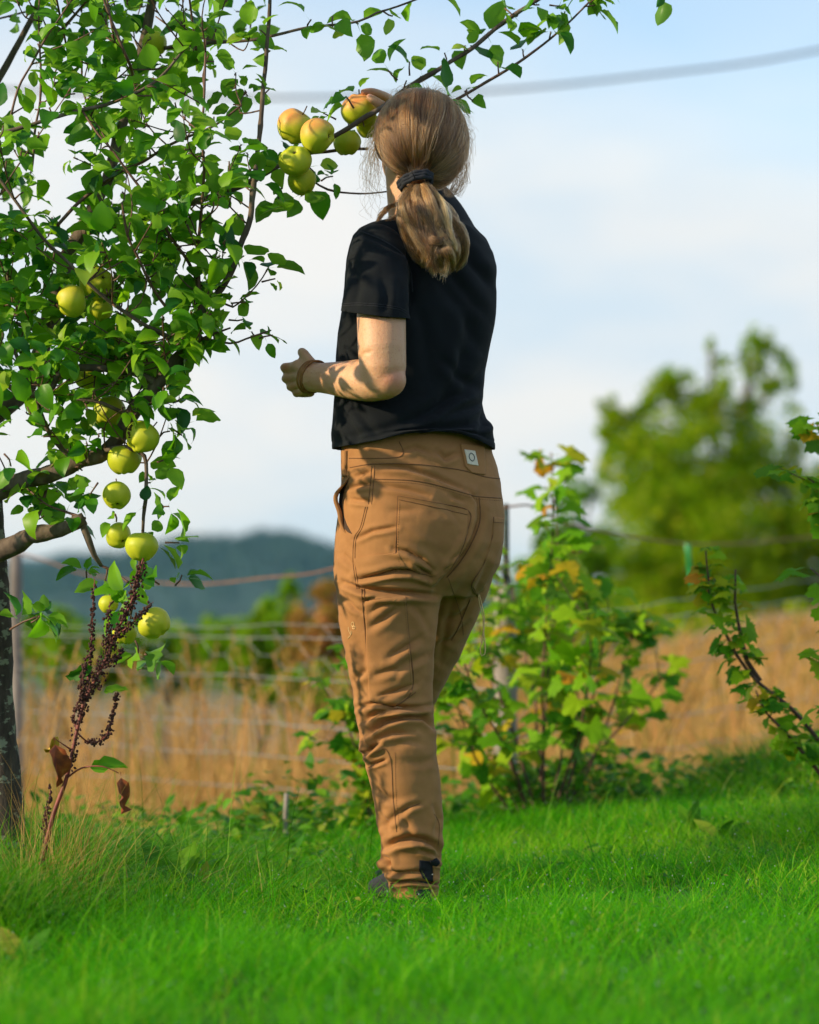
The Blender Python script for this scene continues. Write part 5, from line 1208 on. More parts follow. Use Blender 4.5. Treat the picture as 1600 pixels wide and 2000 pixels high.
FO = [ # polyline, depth mm, width px
 (Z5((470, 390), (700, 405), (900, 470), (1100, 560)), 4.5, 6), (Z5((480, 520), (700, 555), (850, 600)), 3, 6), (Z5((290, 545), (450, 515)), 4, 5), (Z5((300, 625), (430, 640)), 3.5, 5), (Z5((330, 470), (440, 430)), 3, 5),
 (Z5((330, 900), (450, 845), (620, 815)), 4, 5), (Z5((560, 700), (760, 700)), 1.5, 8), (Z5((600, 965), (700, 990), (800, 1040), (880, 1120)), 5, 6), (Z5((340, 1180), (480, 1150), (600, 1122), (720, 1120), (860, 1170)), 8, 6),
 (Z5((250, 1200), (380, 1250), (560, 1268), (700, 1275), (880, 1290)), 10, 7), (Z5((390, 1335), (480, 1300), (680, 1298)), 4, 5), (Z5((770, 1090), (860, 1150)), 9, 7),
 (Z5((270, 1310), (330, 1380), (380, 1410)), 3, 5), (Z5((430, 1520), (540, 1450), (620, 1370)), 3.5, 8), (Z5((560, 1730), (680, 1650), (780, 1590)), 4, 8), (Z5((430, 1420), (520, 1360), (600, 1330)), 2.5, 6), (Z5((600, 1860), (720, 1760), (830, 1700)), 3.5, 8),
 (Z5((340, 1600), (390, 1700), (400, 1820)), 3, 9), (Z5((720, 1350), (790, 1420), (850, 1540)), 2.5, 9), (Z5((330, 1880), (420, 1800)), 3, 7), (Z5((900, 620), (1000, 700), (1060, 800)), 1.5, 7), (Z5((1120, 560), (1180, 640)), 3, 5), (Z5((1000, 600), (1090, 640)), 2.5, 5),
 (Z6((420, 60), (560, 20), (640, -60)), 4, 8), (Z6((430, 200), (560, 160), (680, 115)), 5, 7), (Z6((310, 262), (430, 235), (560, 262), (700, 262), (790, 245)), 6, 6), (Z6((360, 345), (440, 295), (570, 268), (700, 280)), 7, 6),
 (Z6((380, 425), (490, 350), (620, 322), (720, 325), (790, 385)), 10, 7), (Z6((370, 505), (440, 455), (530, 425), (660, 420)), 5, 6), (Z6((350, 560), (400, 520), (450, 478)), 10, 6), (Z6((390, 625), (490, 590)), 5, 4), (Z6((330, 420), (360, 500), (390, 560)), 6, 6),
 (Z6((590, 915), (640, 880), (720, 860)), 3.5, 6), (Z6((450, 920), (490, 990), (520, 1040)), 4.5, 8), (Z6((470, 1005), (560, 935), (620, 900)), 3.5, 8), (Z6((600, 950), (640, 1040), (610, 1080)), 3, 8), (Z6((800, 880), (830, 960), (800, 1050)), 4, 7),
 (Z6((480, 1145), (560, 1100), (650, 1082), (730, 1090), (790, 1120), (840, 1190)), 11, 8), (Z6((470, 1190), (500, 1210), (510, 1265)), 10, 7), (Z6((490, 1290), (600, 1300), (720, 1290)), 6, 5), (Z6((520, 1358), (640, 1345), (830, 1365)), 6, 4), (Z6((690, 1140), (780, 1180), (840, 1215)), 6, 6), (Z6((530, 1400), (600, 1420), (640, 1460)), 3, 6),
 (Z6((540, 500), (640, 470), (760, 500)), 2, 9), (Z6((620, 600), (720, 610), (820, 560)), 2, 10), (Z6((420, 760), (500, 830), (560, 840)), 3, 8), (Z5((250, 1000), (330, 1100)), 2.5, 7), (Z5((620, 300), (760, 260), (880, 310)), 2.5, 6), (Z5((900, 290), (960, 340), (1050, 300)), 4, 7),
 ([(935, 969), (938, 1014), (924, 1053), (900, 1095), (872, 1128), (852, 1146)], 7, 9), (Z5((1060, 960), (1100, 880), (1130, 780)), 2, 4), (Z5((980, 1060), (1040, 1000), (1080, 930)), 3, 4), (Z5((940, 1120), (1000, 1060)), 3, 4),
 ([(952, 1100), (930, 1150), (905, 1180)], 2.5, 8), ([(940, 1160), (900, 1200), (870, 1215)], 3, 8), ([(915, 1215), (880, 1250), (855, 1262)], 3, 7), ([(890, 1160), (870, 1230), (860, 1290)], 3, 8),
]
for pts, am, w in FO: D += fold(V, n, px_, py_, pts, am * 0.00175, w * 0.80)
back = np.clip(n[:, 1] * 2, 0, 1)
D += n * (0.0016 * np.maximum(vnoise(V @ np.array([[1, 0, 0.6], [0, 1, 0], [-0.6, 0, 1]]) * np.array([0.6, 0.6, 2.4]), 20), -0.2) * (1 - back) + 0.0022 * vnoise(V * np.array([1, 1, 2.2]), 14) + 0.0010 * vnoise(V * np.array([1, 1, 1.6]), 38) + 0.0035 * back * vnoise(V * np.array([1, 1, 2.5]), 9))[:, None]
# gathered cloth from the knee down
low = sstep(1330, 1400, py_) * (1 - sstep(1480, 1530, py_)) + sstep(1640, 1670, py_)
D += n * (0.0012 * low * vnoise(V * np.array([0.7, 0.7, 3.2]), 24))[:, None]
V += D; setco(tm, V)
# opening of the hip pocket: shave the hip a little on the left
tv = bvh_of(tm)
cam_o = Vector((0, 0, CZ))
def hit(px, py, bv=None):
    r = (bv or tv).ray_cast(cam_o, ray(px, py).normalized(), 30)
    return (np.array(r[0]), np.array(r[1])) if r[0] is not None else (None, None)
tobj = None
def build_trousers():
    o = part('trousers', tm.copy())
    o.data.materials.clear(); o.data.materials.append(M['trousers'])
    m = o.modifiers.new('solid', 'SOLIDIFY'); m.thickness = 0.0016; m.offset = -1
    return o
trousers = build_trousers()
def seam(pts, r=0.0007, off=0.0003, name='seam', mat='thread', parent=None, dash=False, bv=None, label=None):
    q2 = resample(np.array([(a, b, 0) for a, b in pts], float), 2.0); P3 = []
    for a, b, _ in q2:
        h, nn_ = hit(a, b, bv)
        if h is not None:
            if nn_[1] > 0: nn_ = -nn_
            P3.append(h + nn_ * off)
    if len(P3) < 3: return
    P3 = np.array(P3)
    acc = Acc()
    jump = np.where(np.linalg.norm(np.diff(P3, axis=0), axis=1) > 0.02)[0]; runs = np.split(np.arange(len(P3)), jump + 1)
    for rn_ in runs:
        if len(rn_) < 3: continue
        p = P3[rn_]; p[1:-1] = (p[:-2] + 2 * p[1:-1] + p[2:]) / 4
        if dash:
            for k in range(0, len(p) - 1, 2):
                v, f = tube(p[k:k + 2] - fb, r, 5); acc.add(v, f)
        else:
            v, f = tube(p - fb, r * 1.25, 6); acc.add(v, f)
    if acc.n: link(name, acc.mesh(name, M[mat]), parent if parent is not None else trousers)
def patch(poly, name, mat, thick=0.0016, parent=None, bv=None, step=2.2, off=0.0, label=None, curlfn=None):
    "a piece of cloth of the given outline lying on the trousers"
    poly = np.array(poly, float); x0, y0 = poly.min(0); x1, y1 = poly.max(0)
    nx = max(2, int((x1 - x0) / step)); ny = max(2, int((y1 - y0) / step))
    # rows between the left and right outline
    rows = []
    for j in range(ny + 1):
        y = y0 + (y1 - y0) * (j + 0.02) / (ny + 0.04); xs = []
        for a, b in zip(poly, np.roll(poly, -1, 0)):
            if (a[1] <= y) != (b[1] <= y): xs.append(a[0] + (b[0] - a[0]) * (y - a[1]) / (b[1] - a[1]))
        if len(xs) < 2: continue
        rows.append([(min(xs) + (max(xs) - min(xs)) * i / nx, y) for i in range(nx + 1)])
    G = np.full((len(rows), nx + 1, 3), np.nan); GN = np.zeros_like(G)
    for j, r in enumerate(rows):
        for i, (a, b) in enumerate(r):
            h, nn_ = hit(a, b, bv)
            if h is not None: G[j, i] = h; GN[j, i] = nn_ if nn_[1] < 0 else -nn_
    bad = np.isnan(G[..., 0])
    if bad.all(): return None
    for j, i in zip(*np.where(bad)):
        gj, gi = np.where(~bad); k = np.argmin((gj - j) ** 2 + (gi - i) ** 2); G[j, i] = G[gj[k], gi[k]]; GN[j, i] = GN[gj[k], gi[k]]
    nr = len(rows); top = G + GN * (thick + off); botm = G - GN * 0.002
    V_ = np.concatenate([top.reshape(-1, 3), botm.reshape(-1, 3)]) - fb; w = nx + 1; o_ = nr * w
    Fc = [(j * w + i, (j + 1) * w + i, (j + 1) * w + i + 1, j * w + i + 1) for j in range(nr - 1) for i in range(nx)]
    ring = [i for i in range(w)] + [j * w + nx for j in range(1, nr)] + [(nr - 1) * w + i for i in range(nx - 1, -1, -1)] + [j * w for j in range(nr - 2, 0, -1)]
    Fc += [(ring[k], ring[(k + 1) % len(ring)], ring[(k + 1) % len(ring)] + o_, ring[k] + o_) for k in range(len(ring))]
    o = link(name, mesh(name, V_, Fc, M[mat] if isinstance(mat, str) else mat), parent if parent is not None else trousers)
    if label: o['label'] = label
    return o
pk = [(777, 967), (845, 980), (915, 997), (912, 1039), (899, 1081), (880, 1110), (846, 1126), (812, 1117), (776, 1099)]
patch(pk, 'back_pocket', 'trousers', 0.0018)
seam([(777, 968), (775, 1030), (776, 1099), (812, 1117), (846, 1126)], 0.0008, 0.0012); seam([(777, 968), (845, 981), (915, 998), (912, 1039), (899, 1081), (880, 1110)], 0.0007, 0.0012)
seam([(779, 976), (845, 990), (913, 1006)], 0.0006, 0.0022); seam([(781, 982), (779, 1095), (812, 1111), (845, 1120)], 0.0005, 0.002, dash=True)
patch([(964, 1010), (984, 1012), (980, 1060), (962, 1110), (935, 1166), (921, 1142), (945, 1100), (961, 1050)], 'back_pocket', 'trousers', 0.0018)
seam([(964, 1010), (961, 1050), (945, 1100), (921, 1142), (934, 1166)], 0.0009, 0.001); seam([(963, 1020), (982, 1021)], 0.0006, 0.002)
patch([(693, 1091), (740, 1083), (778, 1080), (790, 1100), (797, 1113), (760, 1117), (701, 1131)], 'hammer_loop', 'trousers', 0.0022)
seam([(694, 1092), (740, 1084), (778, 1081)], 0.0007, 0.001); seam([(701, 1128), (760, 1114), (797, 1110)], 0.0006, 0.0022)
patch([(714, 1172), (792, 1166), (799, 1250), (806, 1342), (772, 1378), (722, 1368), (716, 1260)], 'thigh_pocket', 'trousers', 0.0020)
seam([(792, 1166), (799, 1250), (806, 1342), (772, 1378), (722, 1368)], 0.0008, 0.0012); seam([(789, 1170), (796, 1250), (802, 1338)], 0.0005, 0.002, dash=True)
for dx in (0, 5): seam([(706 + dx, 1150), (712 + dx, 1220), (718 + dx, 1290), (726 + dx, 1368)], 0.0007, 0.0008)
seam([(684, 913), (732, 906), (797, 906), (853, 911), (905, 919), (946, 931), (976, 935)], 0.0009, 0.0003)
seam([(732, 936), (797, 938), (839, 944), (880, 955), (913, 965), (935, 970), (979, 973)], 0.0009, 0.0003); seam([(732, 941), (797, 943), (839, 949), (880, 960), (913, 970), (935, 975), (979, 978)], 0.0005, 0.0003, dash=True)
seam([(780, 862), (781, 892), (682, 895)], 0.0008, 0.0004)
for dx in (0, 6): seam([(726 + dx, 910), (724 + dx, 940), (720 + dx, 985)], 0.0006, 0.0004)
for dx in (0, 4): seam([(714 + dx, 990), (704 + dx, 1030), (692 + dx, 1052), (690 + dx, 1100), (697 + dx, 1150)], 0.0006, 0.0004)
seam([(936, 972), (938, 1014), (925, 1053), (901, 1095), (873, 1128)], 0.0009, 0.0003); seam([(931, 972), (933, 1012), (920, 1050), (896, 1091)], 0.0005, 0.0003, dash=True)
seam([(735, 1470), (752, 1462), (764, 1490), (768, 1560), (775, 1625)], 0.0007, 0.0003); seam([(772, 1470), (774, 1560), (782, 1622)], 0.0005, 0.0003, dash=True)
seam([(752, 1358), (775, 1375), (812, 1352)], 0.0008, 0.0005); seam([(720, 1500), (750, 1484)], 0.0008, 0.0004)
seam([(763, 1726), (800, 1722), (857, 1726)], 0.0010, 0.0003); seam([(784, 1584), (804, 1576), (820, 1569)], 0.0008, 0.0003)
seam([(848, 1590), (858, 1610), (856, 1650)], 0.0006, 0.0003); seam([(876, 1130), (900, 1200), (905, 1240)], 0.0006, 0.0003); seam([(918, 1170), (900, 1215), (882, 1250)], 0.0009, 0.001)
# velcro tab
patch([(819, 1680), (846, 1683), (846, 1722), (826, 1716), (819, 1700)], 'velcro_patch', 'velcro', 0.0020)
patch([(844, 1690), (858, 1692), (858, 1724), (845, 1728)], 'ankle_tab', 'trousers', 0.0040)
patch([(839, 1679), (850, 1677), (858, 1684), (852, 1690), (842, 1688)], 'velcro_patch', 'velcro', 0.0036)
# waist label with a ring emblem, belt loops
lp = patch([(898, 868), (944, 872), (946, 928), (920, 924), (908, 912)], 'belt_loop', 'trousers', 0.0040); 
lb = patch([(905, 880), (924, 881), (931, 911), (920, 909), (911, 908)], 'waist_label', 'label', 0.0060, label='small cream cloth label with a grey ring emblem')
ringp = [(917.5 + 5.2 * math.cos(a) + (math.sin(a) * 1.5), 894.5 + 7.2 * math.sin(a) * (1 + 0.10 * math.cos(4 * a))) for a in np.linspace(0, 2 * math.pi, 25)]
seam(ringp, 0.0009, 0.0064, 'emblem', 'ink', lb)
patch([(671, 880), (679, 880), (678, 930), (672, 932)], 'belt_loop', 'trousers', 0.0060)
# embroidery on the left thigh
for st in ([(687, 1217), (690, 1214), (692, 1219), (691, 1226), (687, 1222), (687, 1217)], [(688, 1223), (694, 1223), (693, 1229), (689, 1227)], [(681, 1225), (682, 1232), (686, 1240)], [(686, 1232), (687, 1238), (685, 1241)], [(680, 1247), (684, 1242)]):
    seam(st, 0.0006, 0.0006, 'embroidery', 'gold')
# gaping hip pocket edge on the left
ed = [(683, 932, 5.905), (668, 948, 5.905), (655, 963, 5.91), (653, 978, 5.915), (660, 1000, 5.915), (664, 1022, 5.915), (674, 1040, 5.905), (692, 1050, 5.895)]
e_ = resample(np.array([tuple(P(a, b, c)) for a, b, c in ed]), 0.006); wv = []
for k, p in enumerate(e_):
    t_ = k / (len(e_) - 1); w_ = 0.016 * math.sin(math.pi * min(max(t_, .03), .97)) ** 0.6
    wv += [p + np.array([w_ * 0.5, 0.004, 0]), p + np.array([0, 0, 0]), p + np.array([-0.002, 0.012, 0]), p + np.array([0.004, 0.05, 0.0])]
n4 = len(e_); Fc = [(4 * k + c, 4 * k + c + 1, 4 * k + 5 + c, 4 * k + 4 + c) for k in range(n4 - 1) for c in range(3)]
o = link('hip_pocket', mesh('hip_pocket', np.array(wv) - fb, Fc, M['trousers']), trousers); m_ = o.modifiers.new('s', 'SOLIDIFY'); m_.thickness = 0.0022
patch([(681, 940), (676, 950), (671, 965), (668, 985), (671, 1005), (678, 1025), (688, 1043), (680, 1040), (672, 1030), (668, 1015), (664, 985), (668, 955), (676, 940)], 'pocket_bag_shade', simple('pocket_bag_shade', [(0.3, (0.03, 0.018, 0.012)), (0.7, (0.06, 0.035, 0.02))], 30, 0.95), 0.0012)  # pocket bag patch, coloured dark to stand for the shade inside the opening
# drawcord hanging at the right thigh
cq = resample(np.array([tuple(P(a, b, 6.03)) for a, b in [(934, 1160), (938, 1185), (944, 1210), (943, 1245), (938, 1268), (941, 1281), (947, 1278), (948, 1262), (945, 1235), (946, 1205), (941, 1180), (936, 1160)]]), 0.006)
v, f = tube(cq - fb, 0.0011, 6, 0.15); link('drawcord', mesh('drawcord', v, f, M['gold']), trousers)['label'] = 'thin pale drawcord loop hanging from the right pocket'

# ---- T-shirt
sa = Acc()
sh = [(762, 880, 426, .85), (748, 898, 433, .72), (724, 918, 441, .58), (704, 936, 453, .50), (692, 952, 468, .47), (685, 963, 488, .50), (680, 968, 515, .55), (676, 967, 560, .60), (670, 965, 610, .64), (664, 958, 655, .66), (662, 950, 700, .68), (660, 942, 750, .70), (658, 939, 785, .72), (656, 950, 820, .74), (654, 960, 848, .75), (655, 965, 872, .74), (657, 964, 895, .73)]
loft(sa, [ring_sil(l, r, py, 6.0, yw, ra, 2.3) for l, r, py, ra in sh])
limb(sa, [Q(905, 500, 6.08, 56), Q(880, 470, 6.16, 52)], 24)
sm = remesh(sa, 0.0034, 9, 0.55, 'shirt')
bm = bmesh.new(); bm.from_mesh(sm); zh = P(800, 878, 6.0).z
bmesh.ops.bisect_plane(bm, geom=bm.verts[:] + bm.edges[:] + bm.faces[:], plane_co=(0, 0, zh), plane_no=(0, 0, -1), clear_outer=True); bm.to_mesh(sm); bm.free()
def sleeve(pts, cut_p, cut_n, n_=32):
    a = Acc(); limb(a, pts, n_, 0.015); me = remesh(a, 0.0034, 6, 0.5, 'sleeve')
    b = bmesh.new(); b.from_mesh(me); bmesh.ops.bisect_plane(b, geom=b.verts[:] + b.edges[:] + b.faces[:], plane_co=cut_p, plane_no=cut_n, clear_outer=True); b.to_mesh(me); b.free(); return me
A_, B_ = P(665, 607, 5.83), P(797, 624, 5.83); ax_ = (B_ - A_).normalized(); nrm_ = ax_.cross(Vector((0, 1, 0.10)).normalized())
if nrm_.z > 0: nrm_ = -nrm_
s1 = sleeve([Q(738, 492, 5.90, 54), Q(736, 520, 5.875, 58), Q(735, 560, 5.85, 61), Q(732, 600, 5.83, 66), Q(730, 660, 5.815, 70)], A_, nrm_)
c2 = P(838, 405, 6.31); s2 = sleeve([Q(893, 492, 6.11, 52), Q(868, 450, 6.20, 54), Q(840, 408, 6.305, 55), Q(815, 372, 6.39, 56)], c2, Vector(P(805, 358, 6.42)) - Vector(P(866, 450, 6.2)))
bm = bmesh.new()
for me in (sm, s1, s2): bm.from_mesh(me)
smm = bpy.data.meshes.new('t_shirt'); bm.to_mesh(smm); bm.free()
V = coords(smm); n = normals(smm); px_, py_ = proj(V)
# hem rises over the seat
near = sstep(830, 878, py_)
rise = np.interp(px_, [650, 690, 740, 790, 850, 900, 940, 965], [0, 3, 12, 24, 30, 26, 12, 2]) * S(1) * (n[:, 1] < 0.35)
rise = rise * near; V[:, 2] += rise
D = np.zeros_like(V)
SF = [([(660, 862), (700, 850), (760, 835), (830, 812), (900, 770), (945, 720)], 4.5, 10), ([(700, 868), (760, 852), (840, 838), (920, 832), (955, 800)], 6, 9), ([(930, 850), (945, 830), (952, 800)], 6, 7), ([(800, 870), (880, 850), (950, 858)], 4, 7), ([(925, 600), (900, 680), (905, 760)], 3, 12),
      ([(960, 560), (925, 520), (900, 480)], 4, 10), ([(950, 620), (900, 560), (870, 520)], 3, 10), ([(800, 560), (830, 640), (840, 740)], 3, 14), ([(800, 480), (806, 540), (798, 610)], 5, 7), ([(700, 455), (740, 470), (790, 500), (806, 540)], 2.5, 5), ([(930, 640), (900, 720), (860, 790), (800, 830)], 4, 12), ([(670, 800), (690, 840), (700, 870)], 3, 8), ([(680, 780), (720, 830), (740, 860)], 3, 8),
      ([(690, 520), (700, 560), (690, 600)], 3, 8), ([(745, 540), (755, 580), (750, 612)], 3, 9), ([(780, 560), (778, 600)], 2.5, 7), ([(850, 540), (900, 600), (935, 680)], 3, 12), ([(860, 700), (900, 740), (936, 760)], 3, 9), ([(938, 790), (900, 800), (860, 822)], 4, 7)]
for pts, am, w in SF: D += fold(V, n, px_, py_, pts, am * 0.001 * 1.8, w)
D += n * (0.0030 * vnoise(V * np.array([1, 1, 0.8]), 9) + 0.0012 * vnoise(V, 30))[:, None]
V += D
# hem lines
hemz = np.exp(-((py_ - (878 - rise / S(1)) + 12) / 2.0) ** 2) * (py_ > 840)
V -= n * (0.0012 * hemz)[:, None]
setco(smm, V)
shirt = part('t_shirt', smm.copy(), 'plain black short sleeved T-shirt'); shirt.data.materials.clear(); shirt.data.materials.append(M['shirt'])
m_ = shirt.modifiers.new('solid', 'SOLIDIFY'); m_.thickness = 0.0024; m_.offset = -1
sb = bvh_of(smm)
for off_ in (9, 13): seam([(668, 607 - off_), (700, 603 - off_ + 2), (745, 606 - off_ + 2), (780, 614 - off_), (795, 622 - off_)], 0.0006, 0.0003, 'hem_stitch', 'tie', shirt, bv=sb)
seam([(705, 452), (745, 468), (785, 495), (802, 530), (806, 570)], 0.0011, 0.0002, 'sleeve_seam', 'tie', shirt, bv=sb)

# ---- shoes
def shoe(px, py, Y, yaw, label=None):
    a = Acc(); c = np.array(P(px, py, Y)); c[2] = float(gz(c[0], c[1])) + 0.006; d = np.array([-math.sin(yaw), math.cos(yaw), 0]); c = c + d * 0.035; s = np.array([math.cos(yaw), math.sin(yaw), 0])
    def sr(t, w, h, z0=0.0):
        ct = c + d * t; rr_ = []
        for k in range(24):
            an = 2 * math.pi * k / 24; rr_.append(ct + s * w * math.cos(an) + np.array([0, 0, z0 + h * 0.5 + h * 0.5 * math.copysign(abs(math.sin(an)) ** 0.7, math.sin(an))]))
        return np.array(rr_)
    loft(a, [sr(-0.085, 0.012, 0.05), sr(-0.078, 0.026, 0.065), sr(-0.05, 0.033, 0.075), sr(-0.01, 0.037, 0.085), sr(0.04, 0.042, 0.085), sr(0.09, 0.048, 0.065), sr(0.14, 0.048, 0.052), sr(0.17, 0.036, 0.042), sr(0.185, 0.012, 0.025)])
    me = remesh(a, 0.004, 4, 0.5, 'shoe'); me.materials.clear(); me.materials.append(M['shoe']); o = part('shoe', me, label)
    a = Acc(); loft(a, [sr(t, w, 0.022, -0.008) for t, w in ((-0.092, .014), (-0.08, .036), (-0.03, .044), (0.05, .046), (0.12, .054), (0.17, .044), (0.192, .014))]); me = a.mesh('sole', M['sole']); setco(me, coords(me) - fb); link('sole', me, o)
    a = Acc()
    for k in range(4):
        t = 0.035 + k * 0.022; h = 0.088 - k * 0.007; v, f = tube([c + d * t + s * w + np.array([0, 0, h - abs(w) * 6 * abs(w) * 3]) for w in np.linspace(-0.026, 0.026, 7)], 0.0022, 6); a.add(v, f)
    me = a.mesh('lace', M['sole']); setco(me, coords(me) - fb); link('lace', me, o)
shoe(810, 1755, 5.955, RAD(18)); shoe(806, 1735, 6.32, RAD(14))

# ---- bracelets
wc = np.array(P(609, 736, 5.978)); wd = np.array(P(590, 738, 6.0)) - np.array(P(640, 737, 5.94)); wd /= np.linalg.norm(wd)
for k, (o_, tl) in enumerate([(-0.010, .0), (-0.006, .08), (-0.002, -.06), (0.002, .05), (0.006, -.04)]):
    Bx = basis(wd + np.array([0.10 + tl * 0.5, 0, 0.28 + tl]), np.array([0, 0, 1.])); pts = [wc + wd * o_ + Bx[:, 0] * math.cos(a) * 0.0325 + Bx[:, 2] * math.sin(a) * 0.0345 for a in np.linspace(0, 2 * math.pi, 41)]
    v, f = tube(np.array(pts) - fb, 0.0017, 7, cap=False); link('bracelet', mesh('bracelet', v, f, M['band']), person)

# ---- hair
def hair_mat():
    m = bpy.data.materials.new('hair'); m.use_nodes = True; t = m.node_tree; t.nodes.clear()
    o = t.nodes.new('ShaderNodeOutputMaterial'); h = t.nodes.new('ShaderNodeBsdfHairPrincipled'); h.parametrization = 'COLOR'
    at = t.nodes.new('ShaderNodeAttribute'); at.attribute_name = 'tint'
    t.links.new(ramp(t, at.outputs['Fac'], [(0.0, (0.014, 0.006, 0.003)), (0.35, (0.060, 0.026, 0.009)), (0.65, (0.175, 0.082, 0.028)), (1.0, (0.46, 0.25, 0.085))]), h.inputs['Color'])
    h.inputs['Roughness'].default_value = 0.32; h.inputs['Radial Roughness'].default_value = 0.45; h.inputs['Coat'].default_value = 0.0
    t.links.new(h.outputs[0], o.inputs['Surface']); return m
M['hair'] = hair_mat()
M['scalp'] = simple('under_hair', [(0.3, (0.05, 0.026, 0.013)), (0.7, (0.11, 0.06, 0.03))], 90, 0.7, 0.002, 120)
def make_hair(name, strands, tints, r0, parent, tip=0.5):
    k = strands[0].shape[0]; n_ = len(strands); hcv = bpy.data.hair_curves.new(name); hcv.add_curves([k] * n_)
    A = (np.stack(strands) - fb).astype(np.float32)
    hcv.attributes['position'].data.foreach_set('vector', A.ravel())
    ra = hcv.attributes.get('radius') or hcv.attributes.new('radius', 'FLOAT', 'POINT')
    prof = np.linspace(1, tip, k); ra.data.foreach_set('value', (np.ones((n_, 1)) * prof * r0).astype(np.float32).ravel())
    ti = hcv.attributes.new('tint', 'FLOAT', 'POINT'); ti.data.foreach_set('value', np.repeat(np.clip(tints, 0, 1), k).astype(np.float32))
    hcv.materials.append(M['hair']); return link(name, hcv, parent)
hc2 = np.array(P(822, 274, 5.985)); HR = np.array([0.0965, 0.112, 0.1055])
T = np.array(P(816, 358, 5.90)); uT = (T - hc2) / HR; uT /= np.linalg.norm(uT)
face = hf.copy(); face /= np.linalg.norm(face)
# cap under the strands
Vc, Fc_ = ball((0, 0, 0), 1, 64, 48); w = Vc.copy(); ffd = w @ face
keepv = ~((ffd > 0.52) & (w @ hu < 0.62)) & ~((w[:, 2] < -0.80)) & ~((w @ hu < -0.30) & (ffd > -0.10))
Fk = [f for f in Fc_ if all(keepv[i] for i in f)]
cap_me = mesh('hair', hc2 + w * HR * 0.925, Fk, M['scalp']); bmc = bmesh.new(); bmc.from_mesh(cap_me); bmesh.ops.delete(bmc, geom=[v for v in bmc.verts if not v.link_faces], context='VERTS'); bmc.to_mesh(cap_me); bmc.free()
hair = part('hair', cap_me, 'brown hair drawn back to the nape'); m_ = hair.modifiers.new('s', 'SOLIDIFY'); m_.thickness = 0.003
NS = 13; ts = np.linspace(0, 1, NS)
strands = []; tints = []
cl_dirs = R.normal(0, 1, (170, 3)); cl_dirs /= np.linalg.norm(cl_dirs, axis=1)[:, None]; cl_t = R.uniform(0, 1, 170); cl_w = R.normal(0, 1, (170, 3))
while len(strands) < 15000:
    u0 = R.normal(0, 1, 3); u0 /= np.linalg.norm(u0); fd = u0 @ face; ud = u0 @ hu
    if (fd > 0.50 and ud < 0.66) or (ud < -0.35 and fd > -0.15): continue
    if u0[2] < -0.85: continue
    ci = int(np.argmax(cl_dirs @ u0)); u0 = u0 + (cl_dirs[ci] - u0) * 0.22; u0 /= np.linalg.norm(u0)
    # parted flow: bend the path so that hair falls first, then sweeps back
    om = math.acos(np.clip(u0 @ uT, -1, 1)); so = math.sin(om) + 1e-6
    pth = (np.sin((1 - ts) * om)[:, None] * u0 + np.sin(ts * om)[:, None] * uT) / so
    sag = np.sin(np.pi * ts) * 0.10 * om
    pth = pth + np.stack([pth[:, 0] * 0.0, pth[:, 0] * 0, -sag * 0.55], 1) + 0.05 * np.sin(ts * 5 + cl_t[ci] * 6)[:, None] * cl_w[ci] * np.sin(np.pi * ts)[:, None]
    pth /= np.linalg.norm(pth, axis=1)[:, None]
    off = 0.965 + 0.045 * cl_t[ci] + R.uniform(0, 0.03) + 0.02 * np.sin(np.pi * ts) * R.normal(0, 0.8)
    shrink = 1 - 0.10 * ts ** 5
    st = hc2 + pth * HR * (off * shrink)[:, None]
    st[-1] = T + R.normal(0, 0.006, 3); st[-2] = st[-2] * 0.6 + T * 0.4 + R.normal(0, 0.004, 3)
    strands.append(st); tints.append(0.37 + 0.48 * (cl_t[ci] - 0.5) + R.normal(0, 0.16))
make_hair('hair_strands', strands, np.array(tints), 0.00038, hair, 0.8)
# ponytail
def lock(pts, n_, rad, tint, curlp=0.0, taper=(0.5, 1.0, 0.55), wob=0.003):
    q = resample(np.array([tuple(P(a, b, c)) for a, b, c in pts]), 0.006); idx = np.linspace(0, len(q) - 1, NS); q = np.stack([np.interp(idx, np.arange(len(q)), q[:, k]) for k in range(3)], 1)
    tp = np.interp(ts, [0, 0.4, 1], taper); res = []
    Tn = np.gradient(q, axis=0); Tn /= np.linalg.norm(Tn, axis=1)[:, None]; s_ = np.cross(Tn, (0, 1, 0)); s_ /= np.linalg.norm(s_, axis=1)[:, None] + 1e-6; nn_ = np.cross(s_, Tn)
    for c in range(n_):
        a = R.uniform(0, 6.28); rr_ = math.sqrt(R.random()) * rad * 0.74 * YB / F
        e_n = R.uniform(0.80, 1.0); tq_ = ts * e_n * (NS - 1); q_ = np.stack([np.interp(tq_, np.arange(NS), q[:, k]) for k in range(3)], 1)
        q_ = q_ + s_ * (0.0022 * np.sin(ts * R.uniform(6, 12) + R.uniform(0, 6)))[:, None] * (R.random() < 0.5)
        st = q_ + (s_ * math.cos(a) + nn_ * math.sin(a) * 0.8) * (rr_ * tp)[:, None]
        ph = R.uniform(0, 1.6); fr = R.uniform(0.8, 1.25); amp = wob * R.uniform(0.3, 1.7)
        st = st + s_ * (amp * np.sin(ts * 7 * fr + ph + curlp))[:, None] + R.normal(0, 0.0016, (NS, 3)) * ts[:, None] * (R.random() < 0.4)
        res.append(st)
    PT.extend(res); PTt.extend(tint - 0.03 + R.normal(0, 0.2, n_))
PT = []; PTt = []
y0 = 5.875
lock([(803, 366, y0), (788, 395, y0), (788, 430, y0 - .01), (800, 470, y0 - .005), (815, 505, y0), (838, 524, y0 + .01)], 700, 13, .62)
lock([(810, 364, y0), (800, 395, y0 - .02), (806, 435, y0 - .02), (818, 475, y0 - .02), (832, 510, y0 - .01), (852, 530, y0)], 800, 13, .72, 1)
